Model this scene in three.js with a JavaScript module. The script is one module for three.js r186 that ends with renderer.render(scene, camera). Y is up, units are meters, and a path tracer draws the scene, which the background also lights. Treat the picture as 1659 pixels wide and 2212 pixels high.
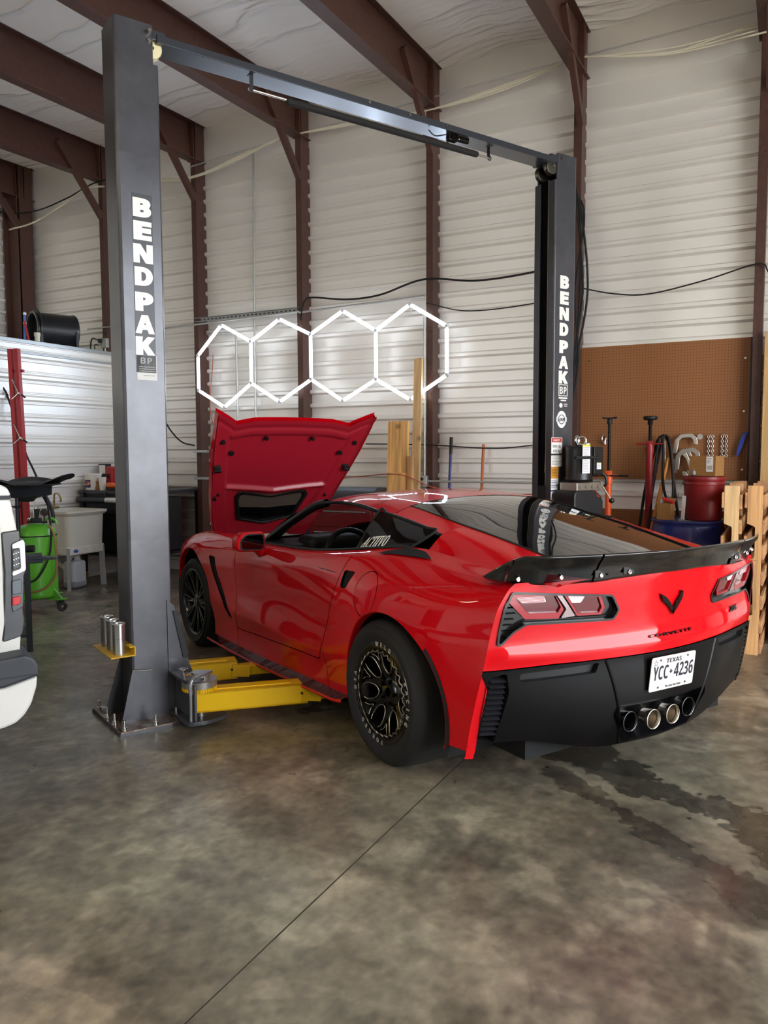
import * as THREE from 'three';
import { mergeGeometries } from 'three/addons/utils/BufferGeometryUtils.js';
import { RoundedBoxGeometry } from 'three/addons/geometries/RoundedBoxGeometry.js';
import { FontLoader } from 'three/addons/loaders/FontLoader.js';
import { TextGeometry } from 'three/addons/geometries/TextGeometry.js';
import { RectAreaLightUniformsLib } from 'three/addons/lights/RectAreaLightUniformsLib.js';

// ---------------------------------------------------------------- camera, sky, sun, exposure
const renderer = new THREE.WebGLRenderer({ antialias: true });
renderer.toneMapping = THREE.LinearToneMapping;
renderer.toneMappingExposure = 2.25;
renderer.shadowMap.enabled = true;
const scene = new THREE.Scene();
const camera = new THREE.PerspectiveCamera(66.54, 1659 / 2212, 0.05, 200);
camera.position.set(0, 1.461, 0);
camera.rotation.set(-4.38 * Math.PI / 180, 27.41 * Math.PI / 180, -0.23 * Math.PI / 180, 'YXZ');
scene.add(camera);
RectAreaLightUniformsLib.init();
// bright hazy daylight outside the open roll-up doors
scene.background = new THREE.Color().setRGB(0.90, 0.95, 1.0);
scene.backgroundIntensity = 5.2;
const sun = new THREE.DirectionalLight(0xfff1dc, 10);
sun.position.set(-14, 26, -9); sun.target.position.set(8, 0, 0);
sun.castShadow = true; sun.shadow.mapSize.set(2048, 2048);
Object.assign(sun.shadow.camera, { left: -25, right: 25, top: 25, bottom: -25, near: 1, far: 80 });
scene.add(sun, sun.target);

// ---------------------------------------------------------------- helpers
const V3 = (x, y, z) => new THREE.Vector3(x, y, z), PI = Math.PI, D2R = PI / 180;
let seed_ = 7; const rnd = () => { seed_ = (seed_ * 16807) % 2147483647; return seed_ / 2147483647; };
const clamp = (x, a = 0, b = 1) => Math.min(b, Math.max(a, x)), lerp = (a, b, t) => a + (b - a) * t;
const smooth = (a, b, x) => { const t = clamp((x - a) / (b - a)); return t * t * (3 - 2 * t); };
function soup(g) {
  if (g.index) g = g.toNonIndexed();
  const o = new THREE.BufferGeometry();
  o.setAttribute('position', g.attributes.position);
  if (!g.attributes.normal) g.computeVertexNormals();
  o.setAttribute('normal', g.attributes.normal);
  o.setAttribute('uv', g.attributes.uv || new THREE.BufferAttribute(new Float32Array(g.attributes.position.count * 2), 2));
  return o;
}
const mg = (l) => { l = Array.isArray(l) ? l.flat(3).filter(Boolean) : [l]; return l.length === 1 ? l[0] : mergeGeometries(l.map(soup)); };
const used = {};
const numbered = (n) => { const k = used[n] = (used[n] ?? -1) + 1; return k ? n + '_' + String(k).padStart(3, '0') : n; };
function obj(name, geos, mat, parent = scene) {
  const m = new THREE.Mesh(mg(geos), mat);
  m.name = parent === scene ? numbered(name) : name; m.castShadow = m.receiveShadow = true; parent.add(m); return m;
}
function tag(o, label, category, group) { o.userData.label = label; o.userData.category = category; if (group) o.userData.group = group; return o; }
function thing(name, label, category, pos = [0, 0, 0], ry = 0, group) {
  const g = new THREE.Group(); g.name = numbered(name); g.position.set(...pos); g.rotation.y = ry; scene.add(g); return tag(g, label, category, group);
}
const one = (name, label, category, geos, mat, group) => tag(obj(name, geos, mat), label, category, group);
function struct(name, geos, mat) { const m = obj(name, geos, mat); m.userData.kind = 'structure'; return m; }
const tr = (g, x = 0, y = 0, z = 0, rx = 0, ry = 0, rz = 0) => g.applyMatrix4(new THREE.Matrix4().compose(V3(x, y, z), new THREE.Quaternion().setFromEuler(new THREE.Euler(rx, ry, rz)), V3(1, 1, 1)));
const bx = (w, h, d, x = 0, y = 0, z = 0, rx = 0, ry = 0, rz = 0) => tr(new THREE.BoxGeometry(w, h, d), x, y, z, rx, ry, rz);
const rb = (w, h, d, r, x = 0, y = 0, z = 0, rx = 0, ry = 0, rz = 0) => tr(new RoundedBoxGeometry(w, h, d, 2, Math.min(r, w / 2.01, h / 2.01, d / 2.01)), x, y, z, rx, ry, rz);
const cy = (r0, r1, h, x = 0, y = 0, z = 0, rx = 0, ry = 0, rz = 0, s = 20, open = false) => tr(new THREE.CylinderGeometry(r0, r1, h, s, 1, open), x, y, z, rx, ry, rz);
const sp = (r, x = 0, y = 0, z = 0, sx = 1, sy = 1, sz = 1, s = 16) => new THREE.SphereGeometry(r, s, Math.ceil(s * .7)).scale(sx, sy, sz).translate(x, y, z);
const torus = (R, r, x = 0, y = 0, z = 0, rx = 0, ry = 0, rz = 0, a = 8, b = 32, arc = PI * 2) => tr(new THREE.TorusGeometry(R, r, a, b, arc), x, y, z, rx, ry, rz);
const lathe = (pts, x = 0, y = 0, z = 0, rx = 0, ry = 0, rz = 0, s = 32) => tr(new THREE.LatheGeometry(pts.map((p) => new THREE.Vector2(p[0], p[1])), s), x, y, z, rx, ry, rz);
const tube = (pts, r, n = 0, s = 8, closed = false) => new THREE.TubeGeometry(new THREE.CatmullRomCurve3(pts.map((p) => p.isVector3 ? p : V3(...p)), closed, 'catmullrom', .5), n || Math.max(4, pts.length * 8), r, s, closed);
function rod(a, b, r, s = 10, r2 = r) { a = a.isVector3 ? a : V3(...a); b = b.isVector3 ? b : V3(...b); const d = b.clone().sub(a), L = d.length(); const g = new THREE.CylinderGeometry(r2, r, L, s); g.translate(0, L / 2, 0); g.applyQuaternion(new THREE.Quaternion().setFromUnitVectors(V3(0, 1, 0), d.normalize())); return g.translate(a.x, a.y, a.z); }
function bar(a, b, w, h, up = V3(0, 1, 0)) { a = a.isVector3 ? a : V3(...a); b = b.isVector3 ? b : V3(...b); const z = b.clone().sub(a), L = z.length(); z.normalize(); const x = up.clone().cross(z).normalize(), y = z.clone().cross(x); const g = new THREE.BoxGeometry(w, h, L); g.applyMatrix4(new THREE.Matrix4().makeBasis(x, y, z)); const c = a.clone().add(b).multiplyScalar(.5); return g.translate(c.x, c.y, c.z); }
const poly = (pts) => new THREE.Shape(pts.map((p) => new THREE.Vector2(p[0], p[1])));
function ext(pts, depth, bevel = 0, holes = []) { const s = pts.isShape ? pts : poly(pts); for (const h of holes) s.holes.push(h.isPath ? h : new THREE.Path(h.map((p) => new THREE.Vector2(p[0], p[1])))); return new THREE.ExtrudeGeometry(s, { depth, bevelEnabled: bevel > 0, bevelThickness: bevel, bevelSize: bevel, bevelOffset: -bevel, bevelSegments: 2, curveSegments: 12 }); }
// value noise
const NT = new Float32Array(65536); { let s = 12345; for (let i = 0; i < 65536; i++) { s = (s * 16807) % 2147483647; NT[i] = s / 2147483647; } }
const n2 = (x, y, P = 256) => { const xi = Math.floor(x), yi = Math.floor(y); let fx = x - xi, fy = y - yi; fx = fx * fx * (3 - 2 * fx); fy = fy * fy * (3 - 2 * fy); const q = (a, b) => NT[((((b % P) + P) % P) << 8) + (((a % P) + P) % P)]; return lerp(lerp(q(xi, yi), q(xi + 1, yi), fx), lerp(q(xi, yi + 1), q(xi + 1, yi + 1), fx), fy); };
const fbm0 = (x, y, o = 4, P = 256) => { let a = .5, s = 0, t = 0; for (let i = 0; i < o; i++) { s += a * n2(x + i * 17.3, y + i * 9.1, P); t += a; x *= 2; y *= 2; a *= .5; P = Math.min(256, P * 2); } return s / t; };
const FT = new Float32Array(1024 * 1024); for (let y = 0; y < 1024; y++) for (let x = 0; x < 1024; x++) FT[y * 1024 + x] = fbm0(x / 32, y / 32, 5, 32);
const fbm = (x, y) => { x *= 32; y *= 32; const xi = Math.floor(x), yi = Math.floor(y), fx = x - xi, fy = y - yi, a = xi & 1023, b = (xi + 1) & 1023, c = (yi & 1023) << 10, d = ((yi + 1) & 1023) << 10; return lerp(lerp(FT[c + a], FT[c + b], fx), lerp(FT[d + a], FT[d + b], fx), fy); }; // period 32 cells
function tex(w, h, fn, { srgb = true, rep = null } = {}) {
  const d = new Uint8ClampedArray(w * h * 4);
  for (let y = 0; y < h; y++) for (let x = 0; x < w; x++) { const c = fn(x / w, y / h), i = (y * w + x) * 4; if (Array.isArray(c)) { d[i] = c[0]; d[i + 1] = c[1]; d[i + 2] = c[2]; } else d[i] = d[i + 1] = d[i + 2] = c; d[i + 3] = 255; }
  const t = new THREE.DataTexture(new Uint8Array(d.buffer), w, h); t.magFilter = THREE.LinearFilter; t.minFilter = THREE.LinearMipmapLinearFilter; t.generateMipmaps = true; t.wrapS = t.wrapT = THREE.RepeatWrapping;
  if (srgb) t.colorSpace = THREE.SRGBColorSpace; if (rep) t.repeat.set(...rep); t.needsUpdate = true; return t;
}
function canvasTex(w, h, draw) { const c = document.createElement('canvas'); c.width = w; c.height = h; draw(c.getContext('2d'), w, h); const t = new THREE.CanvasTexture(c); t.colorSpace = THREE.SRGBColorSpace; t.anisotropy = 8; return t; }
const mat = (color, roughness = .6, metalness = 0, o = {}) => new THREE.MeshStandardMaterial({ color, roughness, metalness, side: THREE.DoubleSide, ...o });
const phys = (color, roughness = .5, o = {}) => new THREE.MeshPhysicalMaterial({ color, roughness, side: THREE.DoubleSide, ...o });
// uv in metres by dominant face direction (boxes and sheets)
function uvm(g, sc = 1) { g = soup(g); const p = g.attributes.position, n = g.attributes.normal, uv = new Float32Array(p.count * 2); for (let i = 0; i < p.count; i++) { const ax = Math.abs(n.getX(i)), ay = Math.abs(n.getY(i)), az = Math.abs(n.getZ(i)), x = p.getX(i), y = p.getY(i), z = p.getZ(i); const [a, b] = ay >= ax && ay >= az ? [x, z] : ax > az ? [z, y] : [x, y]; uv[2 * i] = a * sc; uv[2 * i + 1] = b * sc; } g.setAttribute('uv', new THREE.BufferAttribute(uv, 2)); return g; }
const blotch = tex(256, 256, (x, y) => 255 * clamp(.5 + (fbm(x * 32, y * 32) - .5) * 1.6), { srgb: false });
const FONT = await new FontLoader().loadAsync('fonts/droid/droid_sans_bold.typeface.json');
const SERIF = await new FontLoader().loadAsync('fonts/droid/droid_serif_bold.typeface.json');
const REG = await new FontLoader().loadAsync('fonts/droid/droid_sans_regular.typeface.json');
const FONTS = { b: FONT, s: SERIF, r: REG };
function text(str, size, depth, { font = 'b', w = 0, align = 'c', bevel = 0, fat = 0 } = {}) {
  const g = new TextGeometry(str, { font: FONTS[font], size, depth, curveSegments: 4, bevelEnabled: bevel + fat > 0, bevelSize: bevel + fat, bevelThickness: bevel || .0003, bevelSegments: 1 }); g.computeBoundingBox(); const b = g.boundingBox;
  g.translate(align === 'c' ? -(b.min.x + b.max.x) / 2 : -b.min.x, -(b.min.y + b.max.y) / 2, 0); if (w) g.scale(w / (b.max.x - b.min.x), 1, 1); return g;
}
// ---------------------------------------------------------------- the building
const ZW = -7.46, XL = -9.42, XR = 4.7, ZF = 5.6, HE = 5.3, PIT = .1524;
const M = {
  sheet: mat(0xeeebe5, .42, .45), brown: mat(0x5a3629, .5, 0, { roughnessMap: blotch }), roofv: mat(0xf6f3ee, .5),
  galv: mat(0xaeb2b2, .38, .75), steel: mat(0xc9c7c2, .25, 1), black: mat(0x0d0d0e, .5), rubber: mat(0x121213, .75), gloss: phys(0x070708, .12, { clearcoat: 1, clearcoatRoughness: .05 }),
  white: mat(0xe8e6e0, .45), chrome: mat(0xd8d8d8, .08, 1), conduit: mat(0xbfc0bd, .35, .6), romex: mat(0xd9d2bd, .6), darkgrey: mat(0x2b2d31, .5),
};
{ // brown primer steel gets faint scuffs
  const t = tex(256, 256, (x, y) => { const k = .86 + .28 * fbm(x * 32, y * 32); return [76 * k, 47 * k, 38 * k]; }); M.brown.map = t; M.brown.color.set(0xffffff);
  M.brown.roughnessMap = null;
}
// horizontal ribbed sheet: profile in (out, y) swept along a length; rib crests stand proud of the flats
function ribSheet(len, h, pitch, proud, crest, slope, minor = 0) {
  const prof = [[0, 0]];
  for (let k = 0; (k + .5) * pitch < h; k++) {
    const y = k * pitch;
    for (let m = 1; m <= minor; m++) { const q = y - pitch / 2 + pitch * m / (minor + 1); if (Math.abs(q - y) < .03 || q < .02) continue; prof.push([0, q - .012], [proud * .28, q - .004], [proud * .28, q + .004], [0, q + .012]); }
    if (y > .03) prof.push([0, y - crest / 2 - slope], [proud, y - crest / 2], [proud, y + crest / 2], [0, y + crest / 2 + slope]);
  }
  prof.push([0, h]); prof.sort((a, b) => a[1] - b[1]);
  const P = [], N = [], U = [];
  for (let i = 0; i < prof.length - 1; i++) {
    const [a, y0] = prof[i], [b, y1] = prof[i + 1]; const nx = y1 - y0, ny = a - b, l = Math.hypot(nx, ny) || 1;
    const q = [[0, y0, a], [len, y0, a], [len, y1, b], [0, y0, a], [len, y1, b], [0, y1, b]];
    for (const p of q) { P.push(...p); N.push(0, ny / l, nx / l); U.push(p[0], p[1]); }
  }
  const g = new THREE.BufferGeometry(); g.setAttribute('position', new THREE.Float32BufferAttribute(P, 3)); g.setAttribute('normal', new THREE.Float32BufferAttribute(N, 3)); g.setAttribute('uv', new THREE.Float32BufferAttribute(U, 2)); return g;
}
// back wall (faces +z); solid backing gives thickness
struct('wall_back', [ribSheet(XR - XL, 4.80, PIT, .042, .030, .017).translate(XL, 0, ZW), bx(XR - XL, .55, .012, (XL + XR) / 2, 5.06, ZW + .008), bx(XR - XL + .4, HE + .1, .12, (XL + XR) / 2, HE / 2, ZW - .065)], M.sheet);
// end wall on the left (faces +x)
struct('wall_left', [tr(ribSheet(ZF - ZW, HE, PIT, .042, .030, .017), XL, 0, ZF, 0, PI / 2), bx(.12, HE + .1, ZF - ZW + .3, XL - .065, HE / 2, (ZF + ZW) / 2)], M.sheet);
// right wall with the open roll-up door the daylight comes through (faces -x)
const DZ0 = -4.9, DZ1 = .9, DH = 4.3;
const faceR = (z0, z1, y0, y1) => [tr(ribSheet(z1 - z0, y1 - y0, PIT, .042, .030, .017), XR, y0, z0, 0, -PI / 2), bx(.12, y1 - y0, z1 - z0, XR + .065, (y0 + y1) / 2, (z0 + z1) / 2)];
struct('wall_right', [faceR(ZW, DZ0, 0, HE), faceR(DZ1, ZF, 0, HE), faceR(DZ0, DZ1, DH, HE)], M.sheet);
struct('trim_1', [bx(.16, DH, .12, XR, DH / 2, DZ0 - .06), bx(.16, DH, .12, XR, DH / 2, DZ1 + .06), bx(.16, .14, DZ1 - DZ0 + .24, XR, DH + .07, (DZ0 + DZ1) / 2)], M.brown);
// front wall behind the camera with a second open door on the left (faces -z)
const FX0 = -6.9, FX1 = -5.0, FH = 2.5;
const faceF = (x0, x1, y0, y1) => [tr(ribSheet(x1 - x0, y1 - y0, PIT, .042, .030, .017), x1, y0, ZF, 0, PI), bx(x1 - x0, y1 - y0, .12, (x0 + x1) / 2, (y0 + y1) / 2, ZF + .065)];
struct('wall_front', [faceF(XL, FX0, 0, HE), faceF(FX1, XR, 0, HE), faceF(FX0, FX1, FH, HE)], M.sheet);
struct('trim_2', [bx(.12, FH, .16, FX0 - .06, FH / 2, ZF), bx(.12, FH, .16, FX1 + .06, FH / 2, ZF), bx(FX1 - FX0 + .24, .14, .16, (FX0 + FX1) / 2, FH + .07, ZF)], M.brown);
// roof: white vinyl-faced insulation, sagging a little between the rafters, with long wrinkles
{
  const W = XR - XL, L = ZF - ZW, g = new THREE.PlaneGeometry(W, L, 220, 150); g.rotateX(PI / 2); g.translate((XL + XR) / 2, 0, (ZF + ZW) / 2);
  const p = g.attributes.position;
  for (let i = 0; i < p.count; i++) { const x = p.getX(i), z = p.getZ(i); const f = Math.abs((((x + 1.78) / 1.5126) % 1 + 1.5) % 1 - .5) * 2; p.setY(i, HE - .025 * (z - ZW) - .035 * (1 - f * f) - .012 * (fbm(x * .5 + 7, z * 3.4, 3) - .5)); }
  g.computeVertexNormals();
  const wr = tex(1024, 1024, (x, y) => { const s = fbm(x * 5 + .9 * fbm(x * 3, y * 5), y * 30), q = Math.pow(1 - Math.abs(2 * fbm(x * 2 + 5, y * 13 + 1.2 * fbm(x * 3, y * 3)) - 1), 16); return 255 * clamp(.35 + .35 * (s - .5) + .5 * q); }, { srgb: false });
  wr.wrapS = wr.wrapT = THREE.MirroredRepeatWrapping; wr.repeat.set(4, 3); M.roofv.bumpMap = wr; M.roofv.bumpScale = .055;
  struct('ceiling', [g, bx(W + .4, .1, L + .5, (XL + XR) / 2, HE + .1 - .163, (ZF + ZW) / 2, .025)], M.roofv);
}
// concrete floor: cloudy mottling, darker stains, saw-cut joint (a real groove)
const JX = -1.333, JW = .006;
{
  const S = 8, OX = -6.6, OZ = -7.6; // one tile of 8 m
  const stain = (x, z) => { // wet dark drag marks behind the car, seen in the photograph
    let s = 0; if (x < -1.5 || x > 1.3 || z > -1.8 || z < -4.3) return 0; const nz = (fbm(x * 5, z * 5) - .5) * 2.4 + (fbm(x * 26, z * 26) - .5) * 1.2; const seg = (ax, az, bx_, bz, w, k) => { const dx = bx_ - ax, dz = bz - az, t = clamp(((x - ax) * dx + (z - az) * dz) / (dx * dx + dz * dz)); const d = Math.hypot(x - ax - t * dx, z - az - t * dz) / w + nz; s = Math.max(s, k * smooth(1.05, .75, d)); };
    seg(-1.1, -3.9, .35, -2.95, .17, 1); seg(.1, -3.1, .95, -2.55, .16, .8); seg(-.9, -3.45, -.05, -2.75, .07, .8); seg(-.35, -2.95, .35, -2.3, .05, .5); seg(.05, -2.75, .6, -2.35, .035, .6); return s;
  };
  const cm = (u, v) => {
    const x = OX + u * S, z = OZ + v * S;
    const big = fbm(x * .5, z * .5), mid = fbm(x * 2 + 2 * fbm(x, z), z * 2 + 20), fine = fbm(x * 16, z * 16), streak = fbm(x * 2 + 9, z * 8 + 3 * fbm(x * .5, z * .5));
    let k = .76 + .28 * (big - .5) + .40 * (mid - .5) + .34 * (fine - .5) + .22 * (streak - .5);
    const f2 = fbm(x * 36 + 4, z * 30), sw = fbm(x * 5 + 5 * big, z * 5 + 3 * mid); k += .34 * (f2 - .5) + .22 * (sw - .5); if (sw > .6) k += .12 * smooth(.6, .66, sw) * (fine + .3);
    const gr = clamp(.5 + 2.2 * (fbm(x * 1, z * 1 + 7) - .5));
    const st = stain(x, z); k *= 1 - .42 * st;
    
    return [lerp(160, 136, gr) * k, lerp(139, 130, gr) * k, lerp(116, 113, gr) * k];
  };
  const map = tex(2048, 2048, cm);
  const rough = tex(1024, 1024, (u, v) => { const x = OX + u * S, z = OZ + v * S; return 255 * clamp(.33 + .22 * (fbm(x * 2 + 9, z * 2) - .5) + .2 * (fbm(x * 8, z * 8) - .5) - .1 * stain(x, z)); }, { srgb: false });
  const m = mat(0xffffff, 1, 0, { map, roughnessMap: rough, bumpMap: rough, bumpScale: .0015 });
  const slab = (x0, x1, y0, y1) => { const g = new THREE.PlaneGeometry(x1 - x0, ZF - ZW + .2); g.rotateX(-PI / 2); g.translate((x0 + x1) / 2, 0, (ZF + ZW) / 2); const p = g.attributes.position, uv = g.attributes.uv; for (let i = 0; i < p.count; i++) uv.setXY(i, (p.getX(i) - OX) / S, (p.getZ(i) - OZ) / S); return g; };
  const fl = struct('floor', [slab(XL - .1, JX - JW / 2), slab(JX + JW / 2, XR + .1), bx(.001, .03, ZF - ZW, JX - JW / 2, -.015, (ZF + ZW) / 2), bx(.001, .03, ZF - ZW, JX + JW / 2, -.015, (ZF + ZW) / 2), bx(XR - XL, .12, ZF - ZW + .2, (XL + XR) / 2, -.09, (ZF + ZW) / 2)], m);
}
// apron outside the doors
struct('trim_3', [bx(14, .12, 22, XR + .12 + 7.05, -.09, -1), bx(16, .12, 12, -4, -.09, ZF + .2 + 6)], mat(0xb9b2a6, .9));

// steel frames: column, rafter, knee brace, end plates
const FRX = [-.266, -1.789, -3.255, -4.807, -6.265, -7.76, -9.21, 1.25, 2.77, 4.28];
const frameNames = ['beside the pegboard, nearest the right edge', 'rising behind the black lift column', 'behind the right end of the hexagon lights', 'behind the middle of the hexagon lights', 'behind the open hood', 'partly hidden behind the grey lift column', 'wide corner post at the far left', 'right of the plywood sheet', 'second to the right of the plywood sheet', 'in the far right corner of the back wall'];
const slopeR = (l, rt) => l.map((g) => g.translate(0, -rt, 0).rotateX(.025).translate(0, rt, 0));
FRX.forEach((x, i) => {
  const t = thing('steel_column', 'brown primed steel column and rafter ' + frameNames[i], 'steel column', [x, 0, ZW]); t.userData.kind = 'structure';
  const wide = i === 6, cw = wide ? .36 : .072, dp = .17, rt = HE - .03, rh = .42;
  const col = wide ? [rb(.10, rt, .16, .004, -.12, rt / 2, .1), rb(.02, rt, .34, .004, -.16, rt / 2, .18), rb(.20, rt, .012, .003, -.06, rt / 2, .28), rb(.02, rt, .2, .004, .05, rt / 2, .16)]
    : [rb(cw, rt, .006, .002, 0, rt / 2, dp), rb(.006, rt, dp, .002, .034, rt / 2, dp / 2), rb(cw, rt, .006, .002, 0, rt / 2, .028), rb(.006, rt, .02, .002, -.035, rt / 2, dp - .01)];
  obj('column', col.map((g) => uvm(g)), M.brown, t);
  const L = ZF - ZW - .02; // rafter: web with top and bottom flanges
  obj('rafter', slopeR([rb(.008, rh, L, .002, 0, rt - rh / 2, L / 2), rb(.13, .012, L, .003, 0, rt - .006, L / 2), rb(.13, .012, L, .003, 0, rt - rh + .006, L / 2)].map((g) => uvm(g)), rt), M.brown, t);
  obj('end_plate', [uvm(rb(.12, rh + .03, .02, .003, .0, rt - rh / 2, dp + .012)), uvm(rb(.12, rh, .012, .003, 0, rt - rh / 2, dp + .05))], M.brown, t);
  const kb = uvm(bar(V3(.03, 5.12, .83), V3(.03, 4.40, dp + .02), .075, .05, V3(1, 0, 0)));
  obj('knee_brace', kb, M.brown, t);
  const bl = []; for (let k = 0; k < 14; k++) bl.push(cy(.009, .009, .01, .012, .5 + k * .31, dp + .006, PI / 2, 0, 0, 6));
  for (let k = 0; k < 5; k++) bl.push(cy(.011, .011, .014, .012, rt - .06 - k * .085, dp + .06, 0, 0, PI / 2, 6));
  for (const g of bl) obj('bolt', g, M.brown, t);
});

// low room on the left: its ribbed partition and flat top
const PX = -7.35, PT = 2.63, PZ1 = -4.75;
struct('wall_partition', [tr(ribSheet(PZ1 - ZW, PT, .2286, .024, .03, .022, 3), PX, 0, PZ1, 0, PI / 2), bx(.10, PT, PZ1 - ZW, PX - .055, PT / 2, (PZ1 + ZW) / 2), tr(ribSheet(PX - XL, PT, .2286, .024, .03, .022, 3), XL, 0, PZ1), bx(PX - XL, PT, .1, (PX + XL) / 2, PT / 2, PZ1 - .055), bx(PX - XL + .06, .05, PZ1 - ZW + .06, (PX + XL) / 2, PT + .025, (PZ1 + ZW) / 2 + .02)], M.sheet);
struct('trim_4', [rb(.04, .045, PZ1 - ZW, .006, PX + .02, PT + .03, (PZ1 + ZW) / 2), rb(.02, .02, PZ1 - ZW, .006, PX + .03, PT - .09, (PZ1 + ZW) / 2)], M.galv);
// ---------------------------------------------------------------- the car: (u forward, v left, w up) from the rear axle on the floor
const CTH = (32.31 + 27.41) * D2R;
const car = thing('sports_car', 'glossy red two-door sports car with open hood and black rear spoiler', 'car', [-1.175, 0, -3.965], CTH);
const cp = (u, v, w) => V3(-v, w, -u);
const RED = phys(0xc8040e, .55, { specularIntensity: .05, clearcoat: .8, clearcoatRoughness: .015 });
{ RED.color.setRGB(.58, .0012, .006); }
const BLK = phys(0x08080a, .25, { clearcoat: 1, clearcoatRoughness: .08 });
const PLAST = mat(0x0b0b0c, .55), WELL = mat(0x060606, .9), TINT = phys(0x0d0f10, .02, { transmission: .92, thickness: 0, ior: 1.5, specularIntensity: 1 });
{ TINT.color.setRGB(.05, .052, .055); }
const CLEARG = phys(0xffffff, .02, { transmission: 1, thickness: 0, ior: 1.5 }); CLEARG.color.setRGB(.72, .76, .76);
// rails: knots [s, v, w] or [s, u, v, w]
const RAIL = [
  [[3.5, 3.45, .66, .14], [3.2, .82, .14], [2.9, .885, .15], [2.35, .895, .155], [1.5, .893, .165], [.9, .893, .18], [.45, .905, .2], [0, .925, .22], [-.3, .93, .235], [-.65, -.585, .905, .25]],
  [[3.5, 3.47, .67, .26], [3.2, .845, .26], [2.9, .91, .27], [2.35, .905, .265], [1.5, .892, .26], [.9, .893, .27], [.45, .915, .29], [0, .945, .32], [-.3, .942, .33], [-.65, -.605, .905, .34]],
  [[3.5, 3.50, .67, .38], [3.2, .86, .39], [2.9, .93, .41], [2.35, .937, .41], [1.9, .928, .40], [1.5, .926, .40], [.9, .925, .395], [.45, .938, .42], [0, .968, .45], [-.3, .958, .46], [-.65, -.635, .897, .47]],
  [[3.5, 3.51, .66, .48], [3.2, .868, .51], [2.9, .942, .55], [2.35, .936, .56], [1.9, .912, .56], [1.5, .903, .56], [.9, .905, .56], [.45, .935, .58], [0, .980, .60], [-.3, .965, .60], [-.65, -.66, .882, .60]],
  [[3.5, 3.49, .64, .56], [3.2, .862, .62], [2.9, .938, .685], [2.6, .950, .70], [2.35, .938, .70], [1.9, .916, .70], [1.5, .911, .70], [.9, .913, .71], [.45, .938, .72], [0, .976, .735], [-.3, .958, .735], [-.65, -.68, .865, .73]],
  [[3.5, 3.44, .61, .62], [3.2, .835, .70], [2.9, .905, .775], [2.6, .920, .795], [2.35, .915, .80], [1.9, .906, .805], [1.5, .905, .81], [.9, .905, .825], [.45, .912, .845], [0, .930, .86], [-.3, .918, .855], [-.65, -.70, .845, .84]],
  [[3.5, 3.38, .56, .66], [3.2, .785, .755], [2.9, .842, .826], [2.6, .862, .853], [2.35, .868, .865], [1.9, .872, .872], [1.5, .872, .880], [1, .868, .897], [.66, .865, .918], [.4, .860, .935], [.2, .850, .946], [0, .835, .952], [-.2, .828, .946], [-.45, .82, .932], [-.65, -.715, .803, .918]],
  [[3.5, 3.33, .50, .68], [3.2, .70, .79], [2.9, .755, .848], [2.6, .772, .872], [2.35, .79, .882], [1.9, .81, .885], [1.5, .825, .888], [1, .82, .905], [.66, .812, .935], [.47, .80, .958], [.25, .757, .986], [.08, .716, 1.002], [0, .705, 1.004], [-.2, .695, .99], [-.45, .69, .966], [-.72, .68, .945], [-.84, .66, .935]],
  [[1.16, .617, 1.162], [.968, .602, 1.176], [.745, .600, 1.169], [.56, .602, 1.147], [.28, .611, 1.116], [0, .620, 1.078], [-.2, .612, 1.045], [-.45, .60, 1.008], [-.72, .585, .966], [-.84, .57, .946]],
  [[1.16, .50, 1.186], [.968, .492, 1.204], [.745, .486, 1.201], [.56, .486, 1.188], [.40, .486, 1.172], [0, .476, 1.107], [-.2, .466, 1.075], [-.51, .446, 1.016], [-.72, .43, .975], [-.84, .42, .952]],
  [[1.16, .25, 1.202], [.968, .25, 1.225], [.745, .25, 1.229], [.56, .25, 1.219], [.4, .25, 1.203], [0, .25, 1.135], [-.2, .25, 1.097], [-.51, .24, 1.033], [-.72, .23, .984], [-.84, .22, .957]],
  [[1.16, 0, 1.207], [.968, 0, 1.232], [.8, 0, 1.238], [.56, 0, 1.230], [.4, 0, 1.213], [0, 0, 1.146], [-.2, 0, 1.106], [-.51, 0, 1.039], [-.72, 0, .988], [-.84, 0, .959]],
].map((r) => r.map((k) => k.length === 3 ? [k[0], k[0], k[1], k[2]] : k));
function railAt(r, s) {
  const k = RAIL[r]; let i = 0; while (i < k.length - 2 && s < k[i + 1][0]) i++;
  const a = k[i], b = k[i + 1], h = b[0] - a[0], t = clamp((s - a[0]) / h, 0, 1), out = [];
  const p = k[i - 1], n = k[i + 2];
  for (let c = 1; c < 4; c++) {
    const d = (b[c] - a[c]) / h, dm = p ? (a[c] - p[c]) / (a[0] - p[0]) : d, dn = n ? (n[c] - b[c]) / (n[0] - b[0]) : d;
    const m0 = p ? (dm * h + d * (a[0] - p[0])) / (b[0] - p[0]) : d, m1 = n ? (d * (n[0] - b[0]) + dn * h) / (n[0] - a[0]) : d;
    const t2 = t * t, t3 = t2 * t;
    out.push((2 * t3 - 3 * t2 + 1) * a[c] + (t3 - 2 * t2 + t) * h * m0 + (-2 * t3 + 3 * t2) * b[c] + (t3 - t2) * h * m1);
  }
  return out;
}
const creaseAt = (r, s) => r === 2 ? smooth(.35, .7, s) * smooth(2.5, 2.2, s) * .8 : (r === 7 || r === 8) ? smooth(-.02, .1, s) : r === 6 ? .25 * smooth(.0, .4, s) : 0;
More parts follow.
